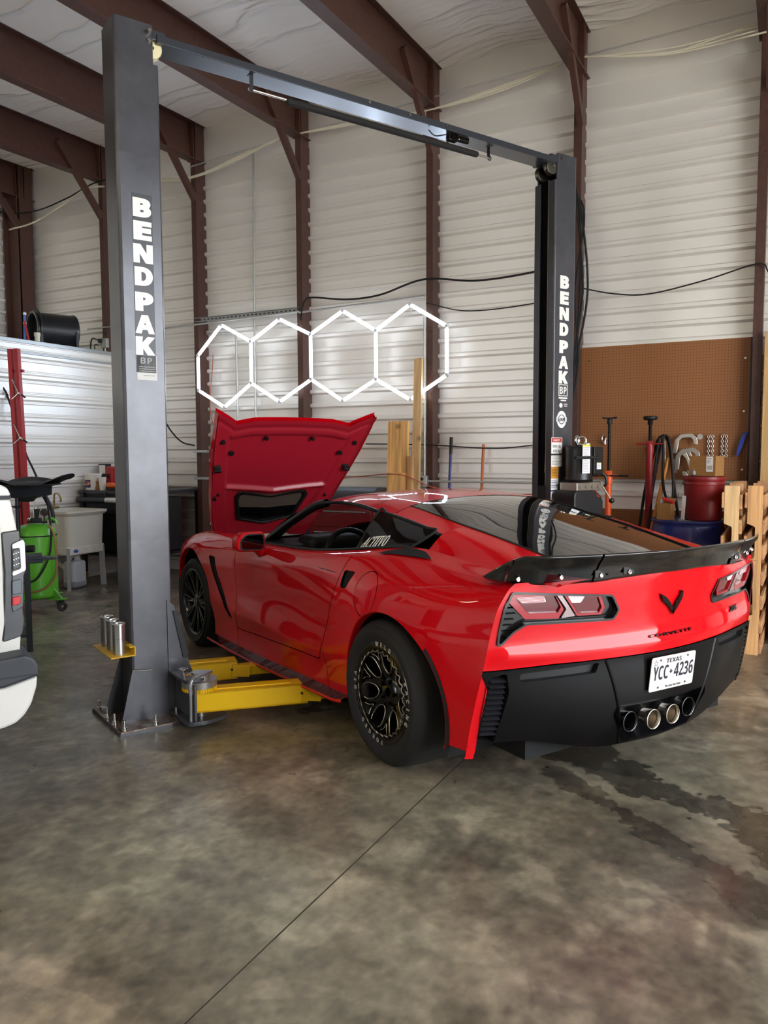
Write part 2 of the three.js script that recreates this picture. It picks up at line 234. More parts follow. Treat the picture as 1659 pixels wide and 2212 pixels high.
// point of the body at s along and t across the rails r0..r1
function bodyAt(s, t, r0, r1) {
  const i = Math.min(Math.floor(t), r1 - 1), f = t - i, A = railAt(i, s), B = railAt(i + 1, s), P = i > r0 ? railAt(i - 1, s) : null, N = i + 2 <= r1 ? railAt(i + 2, s) : null;
  const dl = (a, b) => Math.hypot(a[0] - b[0], a[1] - b[1], a[2] - b[2]) || 1e-5, h = dl(A, B), hp = P ? dl(A, P) : h, hn = N ? dl(N, B) : h, ca = creaseAt(i, s), cb = creaseAt(i + 1, s), o = [];
  for (let c = 0; c < 3; c++) {
    const d = (B[c] - A[c]) / h; let m0 = d, m1 = d;
    if (P) m0 = lerp((((A[c] - P[c]) / hp) * h + d * hp) / (h + hp), d, ca);
    else if (i + 1 === 12 - 1 && c === 1) m0 = d;
    if (N) m1 = lerp((d * hn + ((N[c] - B[c]) / hn) * h) / (h + hn), d, cb);
    else if (i + 1 === 11) m1 = c === 1 ? d : 0; // flat across the centre line
    const f2 = f * f, f3 = f2 * f; o.push((2 * f3 - 3 * f2 + 1) * A[c] + (f3 - 2 * f2 + f) * h * m0 + (-2 * f3 + 3 * f2) * B[c] + (f3 - f2) * h * m1);
  }
  return o;
}
// generic grid -> triangle soup in (u,v,w) with smooth normals; arrays of [u,v,w,nu,nv,nw]
function gridSoup(fn, na, nb) {
  const P = []; for (let i = 0; i <= na; i++) { const row = []; for (let j = 0; j <= nb; j++) row.push(fn(i / na, j / nb)); P.push(row); }
  const Nn = []; for (let i = 0; i <= na; i++) { const row = []; for (let j = 0; j <= nb; j++) { const a = P[Math.max(0, i - 1)][j], b = P[Math.min(na, i + 1)][j], c = P[i][Math.max(0, j - 1)], d = P[i][Math.min(nb, j + 1)]; const x = [b[0] - a[0], b[1] - a[1], b[2] - a[2]], y = [d[0] - c[0], d[1] - c[1], d[2] - c[2]]; let n = [x[1] * y[2] - x[2] * y[1], x[2] * y[0] - x[0] * y[2], x[0] * y[1] - x[1] * y[0]]; const l = Math.hypot(...n) || 1; row.push(n.map((q) => q / l)); } Nn.push(row); }
  const T = []; const vx = (i, j) => [...P[i][j], ...Nn[i][j]];
  for (let i = 0; i < na; i++) for (let j = 0; j < nb; j++) { T.push([vx(i, j), vx(i + 1, j), vx(i + 1, j + 1)], [vx(i, j), vx(i + 1, j + 1), vx(i, j + 1)]); }
  return T;
}
function clipSoup(T, f) { // keep f(u,v,w) >= 0
  const out = [];
  for (const t of T) {
    const d = t.map((q) => f(q[0], q[1], q[2]));
    if (d[0] >= 0 && d[1] >= 0 && d[2] >= 0) { out.push(t); continue; } if (d[0] < 0 && d[1] < 0 && d[2] < 0) continue;
    const pl = []; for (let i = 0; i < 3; i++) { const j = (i + 1) % 3; if (d[i] >= 0) pl.push(t[i]); if ((d[i] >= 0) !== (d[j] >= 0)) { const k = d[i] / (d[i] - d[j]); pl.push(t[i].map((q, c) => lerp(q, t[j][c], k))); } }
    for (let i = 1; i < pl.length - 1; i++) out.push([pl[0], pl[i], pl[i + 1]]);
  }
  return out;
}
function soupGeo(T, mirror = false, off = 0) {
  const n = T.length * 3, p = new Float32Array(n * 3), q = new Float32Array(n * 3), uv = new Float32Array(n * 2); let i = 0; const m = mirror ? -1 : 1;
  for (const t of T) for (const k of (mirror ? [t[0], t[2], t[1]] : t)) { const v = [k[0] + off * k[3], k[1] + off * k[4], k[2] + off * k[5]]; p.set([-m * v[1], v[2], -v[0]], i * 3); q.set([-m * k[4], k[5], -k[3]], i * 3); uv.set([k[0], k[2]], i * 2); i++; }
  const g = new THREE.BufferGeometry(); g.setAttribute('position', new THREE.BufferAttribute(p, 3)); g.setAttribute('normal', new THREE.BufferAttribute(q, 3)); g.setAttribute('uv', new THREE.BufferAttribute(uv, 2)); return g;
}
function sdPoly(P, x, y) { // inside positive
  let d = 1e9, s = -1;
  for (let i = 0, j = P.length - 1; i < P.length; j = i++) { const ex = P[j][0] - P[i][0], ey = P[j][1] - P[i][1], wx = x - P[i][0], wy = y - P[i][1], t = clamp((wx * ex + wy * ey) / (ex * ex + ey * ey)); d = Math.min(d, (wx - ex * t) ** 2 + (wy - ey * t) ** 2); if ((P[i][1] > y) !== (P[j][1] > y) && x < ex * (y - P[i][1]) / ey + P[i][0]) s = -s; }
  return s * Math.sqrt(d);
}
function roundPoly(P, r, n = 4) { const o = []; for (let i = 0; i < P.length; i++) { const a = P[(i + P.length - 1) % P.length], b = P[i], c = P[(i + 1) % P.length]; const l1 = Math.hypot(a[0] - b[0], a[1] - b[1]), l2 = Math.hypot(c[0] - b[0], c[1] - b[1]), k1 = Math.min(r / l1, .45), k2 = Math.min(r / l2, .45); const p = [lerp(b[0], a[0], k1), lerp(b[1], a[1], k1)], q = [lerp(b[0], c[0], k2), lerp(b[1], c[1], k2)]; for (let k = 0; k <= n; k++) { const t = k / n; o.push([(1 - t) ** 2 * p[0] + 2 * t * (1 - t) * b[0] + t * t * q[0], (1 - t) ** 2 * p[1] + 2 * t * (1 - t) * b[1] + t * t * q[1]]); } } return o; }
// ---- side skin
const GAP = .0028;
const archR = (u, w) => Math.hypot(u + .065, w - .335) - .403, archF = (u, w) => Math.hypot(u - 2.72, w - .335) - .415;
const DOOR = roundPoly([[1.87, 1.1], [1.882, .62], [1.845, .44], [1.895, .285], [.66, .352], [.548, .60], [.452, .79], [.36, 1.1]], .03);
const VENT = roundPoly([[2.33, .735], [2.225, .735], [2.165, .60], [1.955, .375], [1.945, .335], [1.985, .345], [2.235, .58]], .015);
const SCOOP = roundPoly([[.405, .868], [.29, .872], [.345, .782], [.41, .782]], .012);
const CAPc = [.13, .79], CAPr = .105;
const sideFn = (a, b) => { const s = lerp(3.5, -.65, a); return bodyAt(s, b * 7, 0, 7); };
let SIDE = gridSoup(sideFn, 260, 84);
SIDE = clipSoup(SIDE, (u, v, w) => archR(u, w)); SIDE = clipSoup(SIDE, (u, v, w) => archF(u, w));
SIDE = clipSoup(SIDE, (u, v, w) => -sdPoly(VENT, u, w));
const SCAR = SIDE; SIDE = clipSoup(SIDE, (u, v, w) => -sdPoly(SCOOP, u, w));
const lineF = (w) => w > .62 ? lerp(1.882, 1.87, (w - .62) / .4) : w > .44 ? lerp(1.845, 1.882, (w - .44) / .18) : w > .285 ? lerp(1.895, 1.845, (w - .285) / .155) : 1.895;
const sDoor = clipSoup(SIDE, (u, v, w) => sdPoly(DOOR, u, w) - GAP);
let rest = clipSoup(SIDE, (u, v, w) => -sdPoly(DOOR, u, w) - GAP);
const sFend = clipSoup(rest, (u, v, w) => u - lineF(w) - (w > .285 ? -.02 : GAP));
rest = clipSoup(rest, (u, v, w) => lineF(w) - u - GAP);
const lineQ = (w) => .62;
const sRock = clipSoup(clipSoup(rest, (u) => u - .60 - GAP), (u, v, w) => .42 - w);
const sQuar = clipSoup(rest, (u, v, w) => Math.max(.60 - u - GAP, w - .42));
const capD = (u, w) => Math.hypot(u - CAPc[0], (w - CAPc[1])) - CAPr;
const sCap = clipSoup(sQuar, (u, v, w) => -capD(u, w) - .0022), sQ2 = clipSoup(sQuar, (u, v, w) => capD(u, w) - .0018);
const both = (name, T, m, off = 0) => [obj(name, soupGeo(T, false, off), m, car), obj(name, soupGeo(T, true, off), m, car)];
both('front_fender', sFend, RED); both('door', sDoor, RED); both('rocker_panel', sRock, RED);
obj('rear_quarter', soupGeo(sQ2), RED, car); obj('rear_quarter', soupGeo(sQuar, true), RED, car); obj('fuel_door', soupGeo(sCap), RED, car);
// inner dark liner right behind every shut line
both('inner_liner', clipSoup(clipSoup(gridSoup((a, b) => { const s = lerp(3.3, -.6, a); return bodyAt(s, .1 + b * 6.7, 0, 7); }, 90, 30), (u, v, w) => archR(u, w) - .0), (u, v, w) => archF(u, w)), WELL, -.014);
const vAt = (u, w) => { let s = u, t = 3; for (let k = 0; k < 16; k++) { const p = bodyAt(s, t, 0, 7), e = w - p[2]; t = clamp(t + e / .14 * .8, 0, 7); s = clamp(s + (u - p[0]) * .8, -.65, 3.5); } return bodyAt(s, t, 0, 7)[1]; };
// wheel arch lips and wheel wells
for (const [cu, cw, R, a0, a1] of [[-.065, .335, .403, -.26, PI + .3], [2.72, .335, .415, -.3, PI + .28]]) {
  const n = 60, fn = (a, b) => { const th = lerp(a0, a1, a), u = cu + R * Math.cos(th), w = cw + R * Math.sin(th), v = vAt(u, w); const k = b < .5 ? b * 2 : 1, m = b < .5 ? 0 : (b - .5) * 2; return [cu + (R - .006 * k - .004 * m) * Math.cos(th), v - .004 * k - .035 * m, cw + (R - .006 * k - .004 * m) * Math.sin(th)]; };
  both('wheel_arch_lip', gridSoup(fn, n, 6), RED);
  both('wheel_well', [...gridSoup((a, b) => { const th = lerp(-.4, PI + .4, a); return [cu + (R + .012) * Math.cos(th), lerp(.90, .55, b), cw + (R + .012) * Math.sin(th)]; }, 30, 2), ...gridSoup((a, b) => { const th = lerp(-.4, PI + .4, a); return [cu + (R + .012) * b * Math.cos(th), .55, cw + (R + .012) * b * Math.sin(th)]; }, 30, 2)], WELL);
}
// black reflector strip on the rear arch, fender vent inset, scoop, shoulder intake
{
  const strip = gridSoup((a, b) => { const th = lerp(PI + .26, PI - .78, a), r = .403 + .004 + b * .020, u = -.065 + r * Math.cos(th), w = .335 + r * Math.sin(th); return [u, vAt(u, w) + .0025, w]; }, 26, 3);
  both('arch_reflector', strip, PLAST);
  const inset = (P, d, n = 40) => { const us = P.map((p) => p[0]), ws = P.map((p) => p[1]), u0 = Math.min(...us), u1 = Math.max(...us), w0 = Math.min(...ws), w1 = Math.max(...ws); return [clipSoup(gridSoup((a, b) => { const u = lerp(u1, u0, a), w = lerp(w0, w1, b); return [u, vAt(u, w) - d, w]; }, n, n), (u, v, w) => sdPoly(P, u, w) + .012), gridSoup((a, b) => { const k = a * P.length, i = Math.floor(k) % P.length, f = k - Math.floor(k), q = P[(i + 1) % P.length], u = lerp(P[i][0], q[0], f), w = lerp(P[i][1], q[1], f); return [u, vAt(u, w) - b * d, w]; }, P.length * 2, 1)]; };
  const [a, b] = inset(VENT, .045), [c, d] = inset(SCOOP, .06);
  both('fender_vent', [...a, ...b], PLAST); both('door_scoop', [...c, ...d], BLK);
  // slats in the fender vent
  const sl = []; for (let k = 0; k < 3; k++) { const f = .25 + k * .25; sl.push(bar(cp(lerp(2.27, 2.19, f), .905, lerp(.72, .62, f) - .05), cp(lerp(2.02, 1.975, f), .90, .375 + .02 * k), .006, .035, V3(1, 0, 0))); }
  obj('vent_blade', sl, PLAST, car);
  // shoulder intake: black lens-shaped scoop lying on the shoulder
  const sh = roundPoly([[.225, .38], [.17, .72], [.06, .97], [-.06, .86], [-.17, .50], [0, .36]], .03);
  const T = clipSoup(gridSoup((x, y) => { const u = lerp(.26, -.22, x), t = lerp(5.95, 7.0, y); const p = bodyAt(u, t, 0, 7); return [p[0], p[1] + .002, p[2] + .006]; }, 40, 20), (u, v, w) => sdPoly(sh.map(([p, q]) => [p, q]), u, (() => { let lo = 5.95, hi = 7; for (let k = 0; k < 14; k++) { const m = (lo + hi) / 2; if (bodyAt(u, m, 0, 7)[1] > v - .002) lo = m; else hi = m; } return (lo - 5.95) / .95; })()));
  both('shoulder_intake', T, WELL);
}
// side skirt: flat black ledge with a red outer edge
{
  const kn = [[2.34, .955, .138], [1.9, .96, .142], [1.46, .962, .152], [.874, .966, .178], [.42, .972, .203], [.335, .972, .222]];
  const at = (u) => { let i = 0; while (i < kn.length - 2 && u < kn[i + 1][0]) i++; const t = (u - kn[i][0]) / (kn[i + 1][0] - kn[i][0]); return kn[i].map((q, c) => lerp(q, kn[i + 1][c], t)); };
  both('side_skirt', [...gridSoup((a, b) => { const [u, v, w] = at(lerp(2.34, .335, a)); return [u, lerp(v, .87, b), w + .006 + .022 * b]; }, 40, 2), ...gridSoup((a, b) => { const [u, v, w] = at(lerp(2.34, .335, a)); return [u, lerp(v, .8, b), w - .012]; }, 40, 2)], mat(0x17110f, .45, 0, { roughnessMap: blotch }));
  both('skirt_edge', gridSoup((a, b) => { const [u, v, w] = at(lerp(2.34, .335, a)), th = b * PI; return [u, v - .004 + .006 * Math.sin(th), w - .003 + .010 * Math.cos(th)]; }, 40, 6), RED);
}
// ---- roof, sail panels, hatch
const upper = (s0, s1, t0, t1, n, m, r0 = 7) => gridSoup((a, b) => bodyAt(lerp(s0, s1, a), lerp(t0, t1, b), r0, 11), n, m);
const full = (name, T, m) => obj(name, [soupGeo(T), soupGeo(T, true)], m, car);
full('roof_panel', upper(1.155, .648, 8, 11, 40, 40, 8), RED);
full('roof_hoop', [...upper(.641, .52, 8, 11, 12, 40, 8), ...upper(.52, .425, 8, 11, 10, 40, 8)], RED);
full('hatch_frame', [...upper(.42, -.04, 8, 9 - .03, 30, 10, 8), ...upper(-.04, -.84, 7, 9 - .03, 40, 30, 7), ...upper(-.695, -.84, 8.97, 11, 8, 24, 7)], RED);
obj('hatch_glass', [soupGeo(upper(.42, -.70, 9, 11, 56, 30, 8), false, -.002), soupGeo(upper(.42, -.70, 9, 11, 56, 30, 8), true, -.002)], phys(0x050606, .04, { clearcoat: 1, clearcoatRoughness: .01 }), car);
// drip seal between glass and body
for (const m of [1, -1]) obj('hatch_seal', tube([[.42], [.2], [0], [-.2], [-.4], [-.55], [-.7]].map(([s]) => { const p = bodyAt(s, 8.985, 8, 11); return cp(p[0], m * p[1], p[2] + .001); }), .005, 30, 6), PLAST, car);
// quarter glass with black surround
{
  const qg = (i, o) => gridSoup((a, b) => { const A = railAt(7, lerp(.468, .085, a)), B = railAt(8, lerp(.555, .015, a)); const k = lerp(i, 1 - i, b); return [lerp(A[0], B[0], k), lerp(A[1], B[1], k) + .012 * Math.sin(PI * k) + o, lerp(A[2], B[2], k)]; }, 20, 12);
  both('quarter_glass', qg(0.0, -.003), TINT);
  for (const m of [1, -1]) {
    const c = []; for (let k = 0; k <= 8; k++) c.push(railAt(7, lerp(.468, .085, k / 8))); for (let k = 8; k >= 0; k--) c.push(railAt(8, lerp(.555, .015, k / 8)));
    obj('quarter_glass_seal', tube([...c, c[0]].map((p) => cp(p[0], m * p[1], p[2])), .008, 90, 6), PLAST, car);
  }
  // decal on the glass: white slanted serif capitals
  const g = text('ACTIIVO', .052, .0008, { font: 's', align: 'l' }); const bb = (g.computeBoundingBox(), g.boundingBox); const sw = .185 / (bb.max.x - bb.min.x);
  const p = g.attributes.position; for (let i = 0; i < p.count; i++) { const x = p.getX(i) * sw, y = p.getY(i) + .026, z = p.getZ(i), u = .452 - x - y * .28 , k = .06 + y / .19; const A = railAt(7, u), B = railAt(8, u + .02); p.setXYZ(i, -(lerp(A[1], B[1], k) + .012 * Math.sin(PI * k) + .002 + z), A[2] + .008 + y, -u); } g.computeVertexNormals();
  obj('window_decal', g, mat(0xf2f0ea, .5), car);
}
// door window surround, A pillars, belt moulding
for (const m of [1, -1]) {
  const A = [[1.83, .722, .868], [1.49, .682, 1.030], [1.29, .645, 1.122], [1.17, .62, 1.158], [.968, .604, 1.173], [.745, .602, 1.166], [.56, .604, 1.145]];
  obj('window_seal', tube(A.map((p) => cp(p[0], m * (p[1] + .002), p[2] - .004)), .011, 60, 6), PLAST, car);
  obj('a_pillar', gridSoupGeo((a, b) => { const k = a; const o = [lerp(1.88, 1.165, k), lerp(.715, .615, k), lerp(.865, 1.162, k) + .045 * Math.sin(PI * k)], i = [lerp(1.86, 1.12, k), lerp(.60, .53, k), lerp(.875, 1.165, k) + .045 * Math.sin(PI * k)]; return [lerp(o[0], i[0], b), m * lerp(o[1], i[1], b), lerp(o[2], i[2], b) + .012 * Math.sin(PI * b)]; }, 24, 5), PLAST, car);
  obj('a_pillar_trim', tube([[1.84, .70, .86], [1.66, .68, .955], [1.48, .660, 1.032], [1.29, .628, 1.118], [1.165, .600, 1.152]].map((p) => cp(p[0], m * p[1], p[2] + .004)), .026, 40, 10), PLAST, car);
  obj('belt_moulding', tube([1.84, 1.6, 1.3, 1, .75, .47, .3, .09].map((s) => { const q = railAt(7, s); return cp(q[0], m * (q[1] + .004), q[2] + .002); }), .008, 50, 6), PLAST, car);
}
function gridSoupGeo(fn, a, b) { return soupGeo(gridSoup(fn, a, b)); }
obj('windshield', gridSoupGeo((a, b) => { const q = lerp(-1, 1, b), lo = [1.97 - .13 * q * q, .70 * q, .885 - .01 * q * q], hi = [1.155 + .03 * q * q, .585 * q, 1.209 - .047 * q * q]; const k = a; return [lerp(lo[0], hi[0], k), lerp(lo[1], hi[1], k), lerp(lo[2], hi[2], k) + .05 * Math.sin(PI * k) * (1 - .1 * q * q)]; }, 24, 24), CLEARG, car);
obj('cowl', gridSoupGeo((a, b) => { const q = lerp(-1, 1, b); return [lerp(1.96 - .12 * q * q, 2.12 - .1 * q * q, a), .76 * q, lerp(.886, .84, a)]; }, 4, 16), PLAST, car);
// ---- rear fascia surface u = F(v, w)
const FCOR = [[-.56, .908, .17], [-.585, .905, .25], [-.605, .905, .34], [-.635, .897, .47], [-.66, .882, .60], [-.68, .865, .73], [-.70, .845, .84], [-.715, .803, .918], [-.735, .76, .96]];
const FCEN = [[-.735, .12], [-.785, .20], [-.825, .29], [-.853, .42], [-.857, .58], [-.848, .72], [-.868, .86], [-.884, .945], [-.88, .985]];
const crow = (T, r, c) => { r = clamp(r, 0, T.length - 1); const i = Math.min(Math.floor(r), T.length - 2), f = r - i, g = (k) => T[clamp(k, 0, T.length - 1)][c]; const a = g(i), b = g(i + 1), m0 = (b - g(i - 1)) / (i > 0 ? 2 : 1), m1 = (g(i + 2) - a) / (i + 2 < T.length ? 2 : 1), f2 = f * f, f3 = f2 * f; return (2 * f3 - 3 * f2 + 1) * a + (f3 - 2 * f2 + f) * m0 + (-2 * f3 + 3 * f2) * b + (f3 - f2) * m1; };
function fasU0(v, w) { const av = Math.abs(v); let r = 4; let vc, q; for (let k = 0; k < 12; k++) { vc = crow(FCOR, r, 1); q = Math.min(av / vc, 1.08); const wc = crow(FCOR, r, 2), w0 = crow(FCEN, r, 1); r = clamp(r + (w - lerp(w0, wc, q)) / .12 * .8, 0, 8); } const u0 = crow(FCEN, r, 0), uc = crow(FCOR, r, 0); return u0 + (uc - u0) * Math.pow(q, 1.85) - .012 * Math.exp(-(((w - .648) / .034) ** 2)) * smooth(1, .9, q); }
const FTN = 150, FTT = new Float32Array(FTN * FTN); for (let j = 0; j < FTN; j++) for (let i = 0; i < FTN; i++) FTT[j * FTN + i] = fasU0(i / (FTN - 1) * .97, .1 + j / (FTN - 1) * .92);
function fasU(v, w) { const x = clamp(Math.abs(v) / .97 * (FTN - 1), 0, FTN - 1.001), y = clamp((w - .1) / .92 * (FTN - 1), 0, FTN - 1.001), i = Math.floor(x), j = Math.floor(y), f = x - i, g = y - j, k = j * FTN + i; return lerp(lerp(FTT[k], FTT[k + 1], f), lerp(FTT[k + FTN], FTT[k + FTN + 1], f), g); }
const fasP = (v, w, o = 0) => { const e = .013, u = fasU(v, w), du = (fasU(v + e, w) - fasU(v - e, w)) / (2 * e), dw = (fasU(v, w + e) - fasU(v, w - e)) / (2 * e), l = Math.hypot(1, du, dw); return [u - o / l, v + o * du / l, w + o * dw / l]; };
const vCor = (w) => { let lo = 0, hi = 8; for (let k = 0; k < 20; k++) { const m = (lo + hi) / 2; if (crow(FCOR, m, 2) < w) lo = m; else hi = m; } return crow(FCOR, lo, 1); };
// slab of the fascia inside a (v,w) polygon, pushed out by o
const fasPatch = (P, o, n = 30, grow = 0) => { const vs = P.map((p) => p[0]), ws = P.map((p) => p[1]), a0 = Math.min(...vs) - .01, a1 = Math.max(...vs) + .01, b0 = Math.min(...ws) - .01, b1 = Math.max(...ws) + .01; return clipSoup(gridSoup((a, b) => fasP(lerp(a1, a0, a), lerp(b0, b1, b), o), n, Math.max(8, Math.round(n * (b1 - b0) / (a1 - a0)))), (u, v, w) => sdPoly(P, v, w) + grow); };
const fasWall = (P, o0, o1) => gridSoup((a, b) => { const k = a * P.length, i = Math.min(Math.floor(k), P.length - 1), f = k - i, q = P[(i + 1) % P.length]; return fasP(lerp(P[i][0], q[0], f), lerp(P[i][1], q[1], f), lerp(o0, o1, b)); }, P.length * 3, 1);
const fas = (name, T, m, parent = car) => obj(name, T.length !== undefined && T[0] && T[0][0] && T[0][0].length === 6 ? soupGeo(T) : T, m, parent);
const LIGHT = roundPoly([[.79, .913], [.349, .876], [.303, .806], [.326, .765], [.571, .772], [.722, .775], [.772, .747], [.822, .693], [.840, .697], [.833, .775], [.822, .85]], .014, 3);
const mir = (P) => P.map(([a, b]) => [-a, b]).reverse();
const SPL = .604; // red above, black bumper below
const BUMP = (v, w) => Math.min((SPL - .012 * clamp((Math.abs(v) - .6) / .25)) - w, (vCor(w) - (v > 0 ? .036 : -.02)) - Math.abs(v) + .05 * smooth(.5, .62, w));
let FAS = gridSoup((a, b) => { const r = lerp(0.55, 7.6, b), q = lerp(1, -1, a), vc = crow(FCOR, r, 1), av = Math.abs(q); const w = lerp(crow(FCEN, r, 1), crow(FCOR, r, 2), av); return [fasU(q * vc, w), q * vc, w]; }, 150, 90);
const FASR = clipSoup(clipSoup(FAS, (u, v, w) => -sdPoly(LIGHT, Math.abs(v), w)), (u, v, w) => w - .2 - .05 * 0);
obj('rear_fascia', soupGeo(clipSoup(FASR, (u, v, w) => -BUMP(v, w) - .002)), RED, car);
const EXH = roundPoly([[.285, .392], [-.285, .392], [-.30, .355], [-.215, .222], [.215, .222], [.30, .355]], .02), SLOT = (s) => roundPoly([[.74, .576], [.395, .594], [.41, .552], [.735, .540]].map(([a, b]) => [s * a, b]), .006), VN = roundPoly([[.862, .565], [.79, .582], [.775, .5], [.80, .345], [.805, .285], [.868, .29], [.872, .40]], .012), PLT = roundPoly([[.175, .603], [-.175, .603], [-.165, .425], [.165, .425]], .02);
let BF = clipSoup(FAS, (u, v, w) => BUMP(v, w));
BF = clipSoup(BF, (u, v, w) => w - (.20 + .085 * smooth(.25, .75, Math.abs(v)))); BF = clipSoup(BF, (u, v, w) => -sdPoly(EXH, v, w)); BF = clipSoup(BF, (u, v, w) => -sdPoly(VN, Math.abs(v), w));
for (const s of [1, -1]) BF = clipSoup(BF, (u, v, w) => -sdPoly(SLOT(s), v, w));
const BUMPM = phys(0x050405, .45, { specularIntensity: .3, clearcoat: .16, clearcoatRoughness: .08 });
obj('rear_bumper', soupGeo(BF, false, .006), BUMPM, car);
for (const s of [1, -1]) obj('bumper_crease', soupGeo(gridSoup((a, b) => { const w = lerp(.60, .21, a), v = s * lerp(.365, .225, Math.pow(a, .9)); return fasP(v + s * (b - .5) * .016, w, .0065 + .006 * Math.sin(PI * b)); }, 20, 4)), BUMPM, car);
// recesses: slots, corner vents with louvres, exhaust bay
for (const s of [1, -1]) {
  const P = SLOT(s); obj('bumper_slot', [soupGeo(fasPatch(P, -.02, 20, .002)), soupGeo(fasWall(P, .006, -.02))], PLAST, car);
  const Q = VN.map(([a, b]) => [s * a, b]); obj('corner_vent', [soupGeo(fasPatch(Q, -.05, 12, .004)), soupGeo(fasWall(Q, .006, -.05))], PLAST, car);
  for (let k = 0; k < 11; k++) { const w = .545 - k * .0225, v0 = vCor(w) - .040, v1 = lerp(.79, .80, k / 10) ; obj('louver', soupGeo(gridSoup((a, b) => { const v = lerp(v0, v1, a); return fasP(s * v, w + .012 * b, lerp(.008, -.03, b)); }, 5, 2)), mat(0x232326, .28), car); }
}
{
  obj('exhaust_bay', [soupGeo(fasPatch(EXH, -.06, 24, .004)), soupGeo(fasWall(EXH, .004, -.06))], BLK, car);
  obj('exhaust_bezel', soupGeo(fasWall(EXH, .004, .014)), BLK, car);
  const tip = [[.031, -.09], [.040, -.02], [.0445, 0], [.042, .004], [.037, -.004], [.028, -.08]];
  [[.225, .318], [.092, .307], [-.036, .307], [-.16, .314]].forEach(([v, w], i) => {
    const polished = i === 1 || i === 2; const g = lathe(tip, 0, 0, 0, 0, 0, 0, 36); g.rotateX(PI / 2); const c = cp(polished ? -.852 : -.838, v, w); g.translate(c.x, c.y, c.z);
    obj('exhaust_tip', g, polished ? mat(0xd6cdbf, .22, 1) : BLK, car);
    obj('exhaust_pipe', tr(new THREE.CylinderGeometry(.036, .036, .16, 24, 1, true), c.x, c.y, c.z - .09, PI / 2), mat(0x0a0908, .8), car);
  });
}
// diffuser floor and rear flaps
obj('diffuser', [gridSoupGeo((a, b) => { const v = lerp(.70, -.70, a), w0 = .21 + .085 * smooth(.25, .75, Math.abs(v)); const p = fasP(v, w0, .004); return [lerp(p[0], -.35, b), v, lerp(w0, .17, b)]; }, 24, 3)], PLAST, car);
// ---- tail lights
const LENSR = phys(0x5c0208, .10, { clearcoat: 1, clearcoatRoughness: .03 }), LENSP = phys(0x9d1420, .12, { clearcoat: 1, clearcoatRoughness: .03 }), LENSW = phys(0xe6d4d4, .15, { clearcoat: 1 });
for (const s of [1, -1]) {
  const fl = (P) => s > 0 ? P : mir(P), L = fl(LIGHT);
  const tl = new THREE.Group(); tl.name = 'tail_light'; car.add(tl);
  obj('housing', [soupGeo(fasPatch(L, -.022, 44, .004)), soupGeo(fasWall(L, .001, -.022))], BLK, tl);
  obj('bezel', soupGeo([...fasWall(L, .0015, .006), ...clipSoup(fasPatch(L, .006, 60), (u, v, w) => .008 - sdPoly(L, v, w))]), BLK, tl);
  const l1 = fl([[.789, .901], [.612, .894], [.566, .829], [.585, .791], [.728, .797], [.80, .871]]), l1i = fl([[.764, .889], [.609, .887], [.58, .838], [.59, .816], [.718, .820], [.77, .879]]), rv = fl([[.772, .893], [.652, .890], [.640, .862], [.74, .862]]);
  const l2 = fl([[.574, .892], [.396, .871], [.371, .822], [.385, .792], [.50, .796]]), l2i = fl([[.558, .886], [.41, .868], [.387, .824], [.396, .802], [.497, .806]]), rv2 = fl([[.552, .885], [.47, .877], [.488, .850], [.53, .852]]);
  const br = fl([[.606, .892], [.585, .892], [.512, .797], [.575, .792], [.556, .829]]);
  obj('lens_ring', [soupGeo(clipSoup(fasPatch(l1, -.004, 44), (u, v, w) => -sdPoly(l1i, v, w))), soupGeo(fasWall(l1, -.004, -.02)), soupGeo(fasWall(l1i, -.004, -.018))], LENSP, tl);
  obj('lens', [soupGeo(fasPatch(l1i, -.014, 36, .002)), soupGeo(fasPatch(l2i, -.014, 30, .002))], LENSR, tl);
  obj('lens_ring', [soupGeo(clipSoup(fasPatch(l2, -.006, 36), (u, v, w) => -sdPoly(l2i, v, w))), soupGeo(fasWall(l2, -.006, -.02)), soupGeo(fasWall(l2i, -.006, -.018))], LENSP, tl);
  obj('reverse_lens', [soupGeo(fasPatch(rv, -.010, 24)), soupGeo(fasWall(rv, -.010, -.016)), soupGeo(fasPatch(rv2, -.010, 16)), soupGeo(fasWall(rv2, -.010, -.016))], LENSW, tl);
  const rl = []; for (let k = 0; k < 6; k++) { const w = .889 - k * .0048; rl.push(soupGeo(gridSoup((a, b) => fasP(s * lerp(.764 - (.889 - w) * .5, .652, a), w - b * .0022, -.0085), 8, 1))); }
  obj('reverse_lens_rib', rl, LENSP, tl);
  obj('divider', [soupGeo(fasPatch(br, -.002, 24)), soupGeo(fasWall(br, -.002, -.02))], mat(0xb7a4a3, .2, .7), tl);
  const gv = []; for (let k = 0; k < 6; k++) { const w = .845 - k * .024; gv.push(soupGeo(gridSoup((a, b) => fasP(s * lerp(.818, .818 - .06 * (1 - k * .07), a), w - b * .004, -.012 - .006 * b), 4, 1))); }
  obj('side_grille', gv, PLAST, tl);
}
